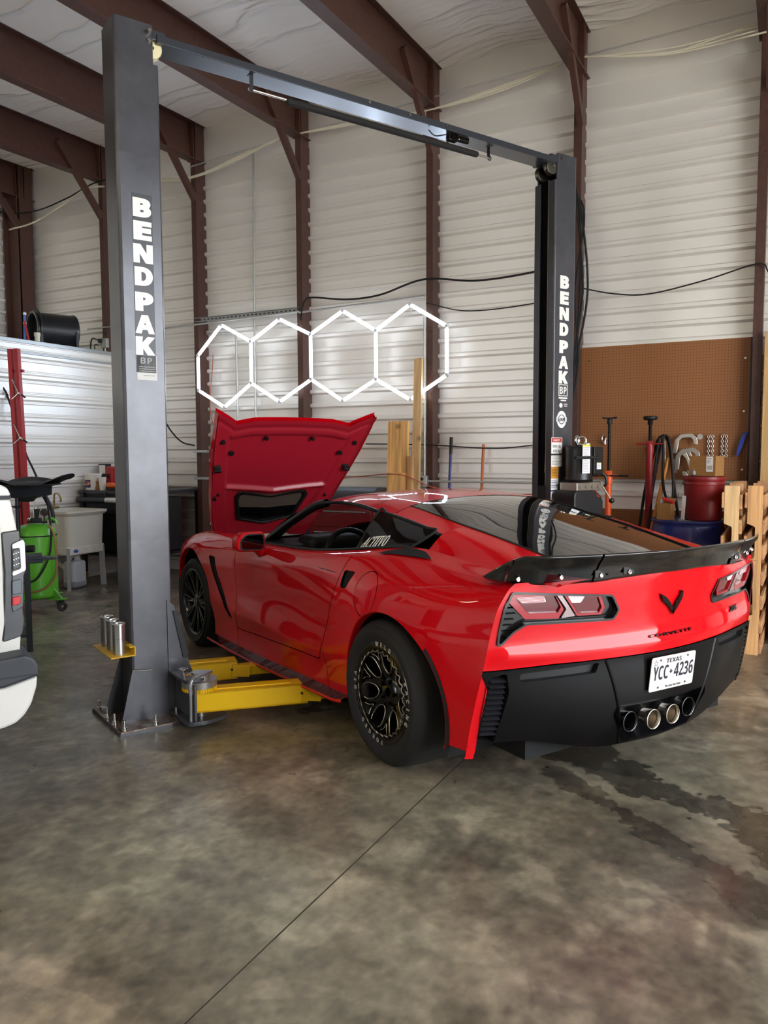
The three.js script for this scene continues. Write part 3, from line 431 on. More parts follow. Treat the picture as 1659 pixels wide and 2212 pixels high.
// ---- badge, script, model mark
{
  const bez = (P, o0, o1, m, name) => obj(name, [soupGeo(fasPatch(P, o1, 22)), soupGeo(fasWall(P, o0, o1))], m, car);
  const DK = phys(0x1a1416, .18, { metalness: .7, clearcoat: 1 });
  bez([[.098, .858], [.068, .838], [.030, .812], [.008, .790], [.0, .757], [-.012, .783], [-.05, .823], [-.053, .836], [-.050, .858], [-.036, .842], [-.018, .822], [-.004, .802], [.012, .786], [.040, .798], [.077, .824], [.088, .838]].map(([a, b]) => [a - .01, b]), 0, .008, DK, 'flag_emblem_base');
  bez([[.098, .858], [.060, .838], [.024, .808], [.0, .757], [.034, .795], [.080, .826]].map(([a, b]) => [a - .01, b]), .001, .011, DK, 'flag_emblem');
  bez([[-.030, .862], [-.032, .842], [-.010, .815], [.0, .757], [-.022, .785], [-.048, .828]].map(([a, b]) => [a - .01, b]), .001, .011, DK, 'flag_emblem');
  const onFas = (g, v0, w0, o) => { const p = g.attributes.position; for (let i = 0; i < p.count; i++) { const q = fasP(v0 - p.getX(i), w0 + p.getY(i), o + p.getZ(i)); p.setXYZ(i, -q[1], q[2], -q[0]); } g.computeVertexNormals(); return g; };
  obj('script_lettering', onFas(text('CORVETTE', .0125, .004, { w: .285 }), -.008, .674, .001), mat(0x1a0a0c, .2, .8), car);
  obj('model_mark', onFas(text('Z06', .028, .004, { w: .085 }), -.575, .706, .001), mat(0x120608, .25, .6), car);
}
// ---- licence plate, recessed in the bumper
{
  const pt = new THREE.Group(); pt.name = 'license_plate'; car.add(pt); pt.position.copy(cp(-.872, .0, .510)); pt.rotation.set(.10, 0, -.012);
  const W = .292, H = .152;
  obj('plate', tr(ext(roundPoly([[-W / 2, -H / 2], [W / 2, -H / 2], [W / 2, H / 2], [-W / 2, H / 2]], .012), .002, .0006), 0, 0, 0), mat(0xcdcac4, .4), pt);
  const ink = mat(0x1b1626, .6), f = .0028;
  obj('plate_text', tr(text('TEXAS', .0195, .0006, { w: .100 }), .0, .053, f), ink, pt);
  obj('plate_number', [tr(text('YCC', .062, .0006, { w: .098 }), -.080, .004, f), tr(text('4236', .062, .0006, { w: .128 }), .072, .004, f)], ink, pt);
  obj('plate_text', tr(text('The Lone Star State', .0095, .0006, { w: .105 }), .01, -.062, f), ink, pt);
  const tx = [[-.004, .011], [.003, .011], [.003, .003], [.012, .002], [.013, -.004], [.004, -.010], [.002, -.015], [-.002, -.010], [-.007, -.005], [-.012, .001], [-.004, .001]];
  obj('state_mark', tr(ext(tx.map(([a, b]) => [a * .85, b * .85]), .0006), -.014, .004, f), ink, pt);
  const star = []; for (let k = 0; k < 10; k++) { const r = k % 2 ? .007 : .016, a = PI / 2 + k * PI / 5; star.push([r * Math.cos(a), r * Math.sin(a)]); }
  obj('star_mark', tr(ext(star, .0006, 0, [star.map(([a, b]) => [a * .72, b * .72])]), -.118, .050, f), mat(0x6b6670, .6), pt);
  obj('plate_bolt', [[-.09, .062], [.09, .062], [-.09, -.06], [.09, -.06]].map(([a, b], i) => cy(.0045, .0045, .004, a, b, .004, PI / 2)), mat(0x8d8a88, .3, 1), pt);
}
// ---- rear spoiler: black end pieces, raised centre blade and hex screws
{
  // section heights along v, measured: bottom edge, top edge, back offset
  const topW = (v) => { const a = Math.abs(v); return a > .77 ? lerp(1.054, 1.0, clamp((a - .77) / .12)) : 1.054; };
  const botW = (v) => { const a = Math.abs(v); return a > .70 ? lerp(.934, .957, clamp((a - .70) / .19)) : lerp(.952, .934, smooth(.1, .6, a)); };
  const bu = (v, w) => fasU(clamp(v, -.80, .80), .945) - .024 + .10 * Math.pow(Math.abs(v) / .89, 8);
  const sec = (v, k) => { // closed section from rear bottom up over the lip and down the front
    const b = bu(v), t = topW(v), lo = botW(v), h = t - lo; const P = [[b + .055, lo - .004], [b + .012, lo], [b - .002, lo + h * .22], [b - .020, lo + h * .6], [b - .046, lo + h * .93], [b - .044, t], [b - .036, t], [b - .006, lo + h * .7], [b + .05, lo + h * .42], [b + .13, lo + h * .2]]; const q = k * (P.length - 1), i = Math.min(Math.floor(q), P.length - 2), f = q - i, g = (n) => P[clamp(n, 0, P.length - 1)]; const cr = [0, 1].map((c) => { const a = g(i)[c], d = g(i + 1)[c], m0 = (d - g(i - 1)[c]) / 2, m1 = (g(i + 2)[c] - a) / 2, f2 = f * f, f3 = f2 * f; return (2 * f3 - 3 * f2 + 1) * a + (f3 - 2 * f2 + f) * m0 + (-2 * f3 + 3 * f2) * d + (f3 - f2) * m1; }); return [cr[0], v, cr[1]]; };
  const SPM = phys(0x08080a, .16, { clearcoat: 1, clearcoatRoughness: .05 });
  const strip = (v0, v1, n, off = 0) => soupGeo(gridSoup((a, b) => sec(lerp(v0, v1, a), b), n, 36), false, off);
  obj('spoiler_blade', strip(.46, -.46, 40), SPM, car);
  for (const s of [1, -1]) {
    obj('spoiler_end', strip(s * .47, s * .80, 20), SPM, car);
    // pointed winglet wrapping forward round the corner
    obj('spoiler_winglet', soupGeo(gridSoup((a, b) => { const A = sec(s * .805, b), T = [-.655, s * .885, .972]; const k = Math.pow(a, 1.15); return [lerp(A[0], T[0], k), lerp(A[1], T[1], Math.pow(a, .8)), lerp(A[2], T[2], k)]; }, 14, 30)), SPM, car);
    obj('spoiler_tab', soupGeo(gridSoup((a, b) => { const v = s * lerp(.47, .40, a), k = lerp(.03, .50, b); const p = sec(v, k * .45); return [p[0] - .007, p[1], p[2]]; }, 4, 10)), SPM, car);
  }
  const sc = [], pl = [];
  for (const [v, w] of [[.77, .962], [.615, .966], [.445, .966], [.31, .972], [-.445, .972], [-.60, .975], [-.73, .977]]) { const u = bu(v) - .004; const c = cp(u - .010, v, w); sc.push(torus(.0075, .003, c.x, c.y, c.z, 0, 0, 0, 6, 14), cy(.0065, .0065, .008, c.x, c.y, c.z - .003, PI / 2, 0, 0, 6)); if (v < .5 && v > -.5) pl.push(rb(.062, .032, .006, .006, c.x, c.y + .006, c.z - .007)); }
  obj('spoiler_screw', sc, M.chrome, car); obj('screw_plate', pl, PLAST, car);
}
// ---- open hood, hinged at the nose, leaning back over the engine bay at about 52 degrees
{
  const hd = new THREE.Group(); hd.name = 'hood'; car.add(hd);
  // hood plane: r down from the rear edge, v across; n = towards the windshield (underside)
  const A = 52 * D2R, hp = (r, v, o = 0) => { const bow = .05 * (v / .7) ** 2; return [2.752 + r * Math.cos(A) - (o + bow) * Math.sin(A) * 1 + 0, v, 1.822 - r * Math.sin(A) - (o + bow) * Math.cos(A) + .0]; };
  const hw = (r) => { const K = [[0, .712], [.38, .674], [.58, .642], [.87, .588], [1.15, .52], [1.42, .42]]; let i = 0; while (i < K.length - 2 && r > K[i + 1][0]) i++; return lerp(K[i][1], K[i + 1][1], (r - K[i][0]) / (K[i + 1][0] - K[i][0])); };
  const top = (v) => { const a = Math.abs(v); return a > .52 ? lerp(.135, 0, Math.pow((a - .52) / .192, .9)) : a > .36 ? lerp(.108, .135, (a - .36) / .16) : .108; };
  // grid: a along r, b across
  const P = (a, b, o) => { const v0 = lerp(1, -1, b); let v = v0 * .712; const r0 = top(v), r = lerp(r0, 1.42, a); const s = hw(r) / .712; return hp(r, v * s, o); };
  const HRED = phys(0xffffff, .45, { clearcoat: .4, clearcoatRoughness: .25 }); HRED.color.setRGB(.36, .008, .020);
  const skin = gridSoup((a, b) => P(a, b, -.022), 60, 60);
  obj('hood_skin', soupGeo(skin), RED, hd);
  // inner panel: frame raised, recessed centre field, vent opening
  const field = (r, v) => { const a = Math.abs(v); const edge = Math.min((hw(r) - .10 - a) / .05, (r - top(v) - .16) / .05); return clamp(edge); };
  const vfold = (v) => .80 + .07 * (1 - Math.min(1, Math.abs(v) / .46)); // V-shaped ridge under the upper field
  const VENTP = roundPoly([[.315, .865], [0, .93], [-.315, .865], [-.345, .91], [-.27, 1.185], [0, 1.26], [.27, 1.185], [.345, .91]], .03);
  const rel = (r, v) => { const a = Math.abs(v), hwr = hw(r); const rim = smooth(hwr - .125, hwr - .155, a) * smooth(top(v) + .135, top(v) + .175, r); const ridge = Math.exp(-(((r - vfold(v)) / .022) ** 2)) * smooth(.52, .44, a); const lowr = smooth(vfold(v), vfold(v) + .04, r); const edgeF = smooth(hwr - .022, hwr - .006, a); return .020 - .020 * rim * (1 - ridge) - .006 * lowr * rim + .012 * ridge + .022 * edgeF - .008 * Math.exp(-(((r - top(v) - .075) / .02) ** 2)); };
  let inner = gridSoup((a, b) => { const v0 = lerp(1, -1, b), v = v0 * .708, r0 = top(v) + .006, r = lerp(r0, 1.40, a), s = hw(r) / .712, vv = v * s; return [...hp(r, vv, rel(r, vv))]; }, 130, 130);
  const inv = (u, w) => { return (1.822 - w) / Math.sin(A); };
  const toRV = (u, v, w) => { let r = (u - 2.752) * Math.cos(A) + (1.822 - w) * Math.sin(A); return [r, v]; };
  inner = clipSoup(inner, (u, v, w) => { const [r, vv] = toRV(u, v, w); return -sdPoly(VENTP, vv, r); });
  obj('hood_inner_panel', soupGeo(inner), HRED, hd);
  // side flange of the skin that folds down along the left and right edge
  for (const s of [1, -1]) obj('hood_flange', soupGeo(gridSoup((a, b) => { const r = lerp(.02, 1.40, a), v = s * hw(r); const q = hp(r, v, lerp(-.022, .045, b)); return [q[0], q[1] - s * .012 * b, q[2]]; }, 40, 3)), RED, hd);
  // extractor vent: dark tray, mesh upper half and three blades
  const tray = gridSoup((a, b) => { const v = lerp(.36, -.36, b), r = lerp(.88, 1.29, a); return hp(r, v, -.012); }, 20, 20);
  obj('vent_tray', soupGeo(clipSoup(tray, (u, v, w) => { const [r, vv] = toRV(u, v, w); return sdPoly(VENTP, vv, r) + .01; })), mat(0x2a211b, .8), hd);
  obj('vent_frame', soupGeo(gridSoup((a, b) => { const k = a * VENTP.length, i = Math.min(Math.floor(k), VENTP.length - 1), f = k - i, q = VENTP[(i + 1) % VENTP.length], v = lerp(VENTP[i][0], q[0], f), r = lerp(VENTP[i][1], q[1], f), g = b < .5 ? 1 - .10 * b * 2 : .90; return hp(lerp(1.08, r, g), v * g, b < .5 ? .016 : lerp(.016, -.012, (b - .5) * 2)); }, 100, 4)), PLAST, hd);
  for (let k = 0; k < 3; k++) obj('vent_blade', soupGeo(gridSoup((a, b) => { const v = lerp(.25, -.25, a) * (1 - .05 * k), r = 1.055 + k * .045 + .045 * (1 - Math.abs(v) / .26); return hp(r + b * .028, v, .016 - .022 * b); }, 20, 1)), M.gloss, hd);
  obj('vent_lower', soupGeo(clipSoup(gridSoup((a, b) => { const v = lerp(.33, -.33, b), r = lerp(1.03, 1.26, a); return hp(r, v, -.006); }, 14, 24), (u, v, w) => { const [r, vv] = toRV(u, v, w); return sdPoly(VENTP, vv, r) - .02; })), BLK, hd);
  obj('vent_mesh', soupGeo(clipSoup(gridSoup((a, b) => { const v = lerp(.30, -.30, b), r = lerp(.90, 1.05, a) + .03 * (1 - Math.abs(v) / .3); return hp(r, v, -.004); }, 8, 20), () => 1)), mat(0x4a3c30, .85), hd);
  // rubber bumpers and latch strikers
  const bp = []; for (const [v, r, q] of [[.60, .30, .018], [-.60, .30, .018], [.22, .285, .016], [-.20, .285, .016], [.50, .42, .02], [-.50, .42, .02], [.545, .90, .015], [.52, .86, .010], [-.50, .90, .012]]) { const p = hp(r, v, .018); const n = V3(0, -Math.cos(A), Math.sin(A)); const c = cp(...p); bp.push(rod(c, c.clone().addScaledVector(n, .022), q, 14)); }
  obj('bump_stop', bp, PLAST, hd);
  for (const s of [1, -1]) { const p = hp(.56, s * .595, .03); const c = cp(...p); obj('latch_striker', [rb(.06, .09, .03, .008, c.x, c.y, c.z, A - PI / 2), torus(.02, .006, c.x, c.y - .01, c.z + .03, A - PI / 2, 0, 0, 6, 12)], PLAST, hd); }
}
// ---- engine bay and nose behind the post
obj('nose', [1, -1].map((m) => soupGeo(gridSoup((a, b) => { const P = [0, 1, 2, 3, 4, 5, 6, 7].map((r) => railAt(r, 3.5)); const q = b * 7, i = Math.min(Math.floor(q), 6), f = q - i; const e = P[i].map((x, c) => lerp(x, P[i + 1][c], f)); const c = [lerp(3.60, 3.50, Math.abs(b - .45) * 1.6), 0, e[2] + .01]; const k = a; return [lerp(e[0], c[0], Math.sin(k * PI / 2)), lerp(e[1], 0, k), lerp(e[2], c[2], k)]; }, 16, 14), m < 0)), RED, car);
obj('engine_bay', [rb(1.30, .42, 1.35, .03, 0, .42, -2.72 - .1), rb(.62, .16, .62, .04, 0, .70, -2.45), rb(1.36, .04, .12, .01, 0, .78, -2.05)], WELL, car);
// ---- underbody and cabin
obj('underbody', [bx(1.30, .30, .75, 0, .33, .28), bx(1.10, .16, 1.2, 0, .24, -.55 + .2), bx(1.70, .10, 1.55, 0, .19, -1.2), bx(1.12, .14, 1.5, 0, .22, -2.7)], WELL, car);
const CAB = mat(0x0e0e10, .6), SEATM = mat(0x141416, .7);
obj('cabin_trim', [bx(1.62, .06, 1.3, 0, .28, -1.15), bx(.05, .56, 1.42, -.80, .60, -1.15), bx(.05, .56, 1.42, .80, .60, -1.15), bx(1.5, .60, .05, 0, .55, -.42), bx(1.30, .05, .85, 0, .84, -.0), rb(.24, .28, 1.2, .05, 0, .42, -1.05), bx(1.36, .5, .05, 0, .6, .52)], CAB, car);
obj('dashboard', [rb(1.56, .20, .46, .07, 0, .78, -1.66), rb(.46, .12, .22, .05, -.36, .865, -1.52), rb(.30, .30, .14, .04, 0, .66, -1.45)], CAB, car);
{
  const sw = new THREE.Group(); sw.name = 'steering_wheel'; car.add(sw); sw.position.copy(cp(1.26, .37, .80)); sw.rotation.x = -.38;
  obj('rim', torus(.178, .018, 0, 0, 0, 0, 0, 0, 10, 40), mat(0x0a0a0b, .35), sw);
  obj('spokes', [rb(.10, .09, .05, .02, 0, 0, -.02), rb(.34, .035, .022, .008, 0, .01, -.01), rb(.045, .16, .02, .008, 0, -.09, -.01)], mat(0x16161a, .35), sw);
  obj('wheel_badge', cy(.028, .028, .01, 0, 0, .008, PI / 2), mat(0x77777c, .25, .9), sw);
}
for (const v of [.37, -.37]) { const st = new THREE.Group(); st.name = 'seat'; car.add(st); st.position.copy(cp(.92, v, .30)); obj('cushion', [rb(.46, .16, .50, .06, 0, .12, -.04), rb(.10, .10, .46, .04, -.20, .20, -.02), rb(.10, .10, .46, .04, .20, .20, -.02)], SEATM, st); obj('backrest', [rb(.44, .56, .13, .06, 0, .42, .27, .28), rb(.10, .40, .16, .05, -.20, .38, .24, .28), rb(.10, .40, .16, .05, .20, .38, .24, .28), rb(.28, .18, .10, .05, 0, .70, .35, .28)], SEATM, st); }
obj('rear_view_mirror', [rb(.24, .055, .03, .012, 0, 1.098, -1.14), rb(.05, .07, .04, .01, 0, 1.14, -1.17)], PLAST, car);
// ---- door mirrors
for (const m of [1, -1]) {
  const g = new THREE.Group(); g.name = 'door_mirror'; car.add(g); const c = cp(1.44, m * .985, .916); g.position.copy(c); g.rotation.y = m * .12;
  obj('housing', [tr(ext(roundPoly([[-.098, -.054], [.088, -.064], [.102, .0], [.094, .060], [-.05, .064], [-.102, .03]], .03, 5), .05, .02), 0, 0, -.045), sp(.09, 0, 0, -.045, 1.0, .62, .75, 24)], RED, g);
  obj('mirror_trim', tr(ext(roundPoly([[-.082, -.046], [.078, -.052], [.088, .0], [.08, .050], [-.04, .052], [-.084, .02]], .02), .004, .001), 0, 0, .022), PLAST, g);
  obj('mirror_glass', tr(ext(roundPoly([[-.074, -.039], [.070, -.045], [.079, .0], [.072, .043], [-.038, .044], [-.076, .016]], .018), .002), 0, 0, .0265), mat(0x5a5e62, .03, 1), g);
  obj('stalk', uvm(new THREE.TubeGeometry(new THREE.CatmullRomCurve3([V3(m * .06, -.03, -.03), V3(m * .10, -.07, -.03), V3(m * .14, -.13, -.03)]), 8, .036, 10)).scale(1, 1, 1.25), RED, g);
}
// ---- door handle pocket outline and crease lines on the door are real grooves in the skin: thin dark seam
obj('door_release', soupGeo(gridSoup((a, b) => { const P = [[.62, .80], [.60, .765], [.52, .765], [.40, .80]]; return [lerp(.70, .50, a), vAt(lerp(.70, .50, a), lerp(.846, .842, b)) + .001, lerp(.846, .842, b)]; }, 8, 1)), PLAST, car);
// ---- wheels
function arcText(str, size, R, a0, da, z, m, parent, font = 'b') { [...str].forEach((ch, i) => { if (ch === ' ') return; const g = text(ch, size, .0012, { font }); g.rotateZ(0); const a = a0 - da * i; g.rotateZ(a - PI / 2); g.translate(R * Math.cos(a), R * Math.sin(a), z); arcText.out.push(g); }); }
function wheel(name, u, v, R, W, rim, kind) {
  const g = new THREE.Group(); g.name = name; car.add(g); const s = Math.sign(v); g.position.copy(cp(u, v, R)); g.rotation.y = s > 0 ? -PI / 2 : PI / 2; // local +z = outboard
  const half = W / 2, sw = kind === 'drag' ? .030 : .018;
  const prof = [[rim - .012, -half + .02], [rim + .01, -half + .004], [lerp(rim, R, .55), -half - sw * .4], [R - .03, -half + .004], [R - .008, -half + .026], [R, -half + .06], [R, half - .06], [R - .008, half - .026], [R - .03, half - .004], [lerp(rim, R, .55), half + sw * .4], [rim + .012, half - .004], [rim - .010, half - .020]];
  const cv = new THREE.CatmullRomCurve3(prof.map((p) => V3(p[0], p[1], 0)), false, 'centripetal').getPoints(60).map((p) => [p.x, p.y]);
  const tread = kind === 'drag' ? [lathe(cv, 0, 0, 0, PI / 2, 0, 0, 80)] : [lathe(cv, 0, 0, 0, PI / 2, 0, 0, 80)];
  obj('tire', tread, mat(kind === 'drag' ? 0x151414 : 0x171715, .72, 0, { bumpMap: blotch, bumpScale: .001 }), g);
  if (kind === 'drag') { const gr = []; for (const z of [-.075, -.03, .045, .085]) gr.push(torus(R - .0012, .0022, 0, 0, z, 0, 0, 0, 4, 90)); for (let k = 0; k < 20; k++) { const a = k * PI / 10; gr.push(bar(V3((R + .0004) * Math.cos(a), (R + .0004) * Math.sin(a), -.075), V3((R + .0004) * Math.cos(a + .12), (R + .0004) * Math.sin(a + .12), -.03), .004, .0016, V3(Math.cos(a), Math.sin(a), 0))); } obj('tread_groove', gr, mat(0x030303, .9), g); }
  else { const gr = []; for (const z of [-.05, .0, .05]) gr.push(torus(R - .0015, .004, 0, 0, z, 0, 0, 0, 4, 80)); for (let k = 0; k < 64; k++) { const a = k * PI / 32; for (const [z0, z1] of [[.06, half - .02], [-half + .02, -.06]]) gr.push(bar(V3((R - .0006) * Math.cos(a), (R - .0006) * Math.sin(a), z0), V3((R - .006) * Math.cos(a + .02), (R - .006) * Math.sin(a + .02), z1), .005, .004, V3(Math.cos(a), Math.sin(a), 0))); } obj('tread_groove', gr, mat(0x040404, .9), g); }
  const RIM = phys(0x0c0c0d, .3, { metalness: .5, clearcoat: .6 }), MILL = mat(0xb9b2a6, .25, 1);
  obj('rim_barrel', [lathe([[rim - .02, -half + .03], [rim - .03, 0], [rim - .022, half - .05], [rim - .004, half - .022], [rim + .004, half - .008], [rim - .006, half - .004], [rim - .018, half - .02], [rim - .03, half - .06]], 0, 0, 0, PI / 2, 0, 0, 60), cy(rim - .03, rim - .03, .01, 0, 0, -half + .05, PI / 2, 0, 0, 40)], RIM, g);
  obj('brake_disc', [cy(rim - .06, rim - .06, .02, 0, 0, -.02, PI / 2, 0, 0, 40), rb(.08, .20, .06, .02, rim - .10, .02, 0)], mat(0x2a2725, .5, .5), g);
  const sp_ = [], ml = [];
  if (kind === 'drag') {
    // seven forked spokes with milled U-shaped edges
    const z = half - .045, N = 7;
    for (let k = 0; k < N; k++) {
      const a = k * 2 * PI / N + .2, pt = (r, d, zz = 0) => V3(r * Math.cos(a + d), r * Math.sin(a + d), z + zz);
      for (const d of [-1, 1]) { sp_.push(bar(pt(.06, d * .12, -.035), pt(.135, d * .10, -.012), .03, .026, V3(0, 0, 1)), bar(pt(.13, d * .10, -.012), pt(rim - .022, d * .26, .012), .022, .024, V3(0, 0, 1))); }
      // milled outline of the window between neighbouring spokes
      const b = PI / N, w = (r, d, zz) => V3(r * Math.cos(a + b + d), r * Math.sin(a + b + d), z + zz);
      ml.push(tube([w(rim - .034, -.15, .022), w(.17, -.235, .012), w(.115, -.26, .001), w(.088, 0, -.006), w(.115, .26, .001), w(.17, .235, .012), w(rim - .034, .15, .022)], .0035, 36, 5));
      ml.push(tube([pt(rim - .034, -.15, .022), pt(.175, -.06, .012), pt(.150, 0, .006), pt(.175, .06, .012), pt(rim - .034, .15, .022)], .0032, 24, 5));
    }
    sp_.push(lathe([[.022, .02], [.05, .018], [.075, .0], [.082, -.03], [.06, -.06]], 0, 0, z - .02, PI / 2, 0, 0, 40));
    for (let k = 0; k < 5; k++) { const a = k * 2 * PI / 5; sp_.push(cy(.011, .011, .03, .052 * Math.cos(a), .052 * Math.sin(a), z + .0, PI / 2, 0, 0, 6)); }
    obj('spokes', sp_, RIM, g); obj('milled_edge', ml, MILL, g);
    // scalloped ring of the rim edge
    const sc = []; for (let k = 0; k < 30; k++) { const a0 = k * PI / 15; const cps = []; for (let j = 0; j <= 6; j++) { const t = j / 6, a = a0 + t * PI / 15, r = rim - .026 - .010 * Math.sin(PI * t); cps.push(V3(r * Math.cos(a), r * Math.sin(a), half - .006 + .006 * Math.sin(PI * t))); } sc.push(tube(cps, .0045, 10, 5)); }
    obj('scalloped_ring', sc, mat(0x8d857a, .3, 1), g);
    obj('rim_face', [lathe([[rim - .036, half - .012], [rim - .012, half - .006], [rim - .002, half - .004], [rim + .006, half - .004], [rim + .012, half - .012]], 0, 0, 0, PI / 2, 0, 0, 60)], RIM, g);
    arcText.out = []; const da = .105, z2 = half - .003;
    arcText('WELD', .021, rim + .002, PI / 2 + .12, .16, z2); arcText('RACING', .021, rim + .002, .42, .16, z2); arcText('FORGED', .021, rim + .002, -PI / 2 + .05, .16, z2); arcText('USA', .021, rim + .002, PI + .12, .16, z2);
    obj('rim_lettering', arcText.out, mat(0xb9b6b0, .5), g);
  } else {
    const z = half - .035, N = 10;
    for (let k = 0; k < N; k++) { const a = k * 2 * PI / N, pt = (r, d, zz) => V3(r * Math.cos(a + d), r * Math.sin(a + d), z + zz); for (const d of [-1, 1]) sp_.push(bar(pt(.045, d * .05, -.012), pt(rim - .014, d * .10, .008), .013, .028, V3(0, 0, 1))); ml.push(bar(pt(.07, .055, .008), pt(rim - .03, .105, .024), .002, .001, V3(0, 0, 1))); }
    sp_.push(lathe([[0, .012], [.03, .01], [.062, 0], [.07, -.03]], 0, 0, z, PI / 2, 0, 0, 30), lathe([[rim - .02, z - .01], [rim, z + .028], [rim + .004, z + .02]], 0, 0, 0, PI / 2, 0, 0, 60));
    obj('spokes', sp_, RIM, g); obj('spoke_edge', ml, mat(0x6d6862, .3, 1), g);
    obj('center_cap', [torus(.031, .003, 0, 0, z + .012, 0, 0, 0, 6, 24), tr(ext([[-.018, .016], [-.004, -.006], [0, -.018], [.004, -.006], [.018, .016], [.006, .004], [0, -.006], [-.006, .004]], .002), 0, 0, z + .012)], mat(0xa8a49c, .3, 1), g);
  }
  return g;
}
wheel('rear_wheel', 0, .803, .343, .30, .228, 'drag'); wheel('rear_wheel', 0, -.803, .343, .30, .228, 'drag');
wheel('front_wheel', 2.71, .795, .335, .275, .252, 'road'); wheel('front_wheel', 2.71, -.795, .335, .275, .252, 'road');
// ---------------------------------------------------------------- two-post lift: local x from the left to the right column, local z towards the camera
const LTH = 62.39 * D2R, LH = 3.668, LS = 3.447, PW = .23, PD = .216;
const lift = thing('car_lift', 'dark grey two-post car lift with overhead beam and yellow swing arms', 'car lift', [-3.091, 0, -3.018], LTH);
const smudge = tex(512, 512, (x, y) => { const a = fbm(x * 32, y * 32), b = fbm(x * 8 + 3, y * 8), k = .92 + .20 * (b - .5) + .08 * (a - .5); return [255 * clamp(k * .94), 255 * clamp(k * .94), 255 * clamp(k * .95)]; });
const POST = mat(0x5b5b60, .28, .3, { map: smudge }), POSTD = mat(0x24262c, .4, .1), YEL = mat(0xf2c200, .38), ZINC = mat(0xd2d0c8, .25, 1), RUST = mat(0x6d5b50, .65, .2, { roughnessMap: blotch }), LBLW = mat(0xeceae6, .45), LBLK = mat(0x2a2c33, .4);
const up90 = (g) => g.rotateX(-PI / 2);
const lp = (a, b, h) => V3(a, h, -b);
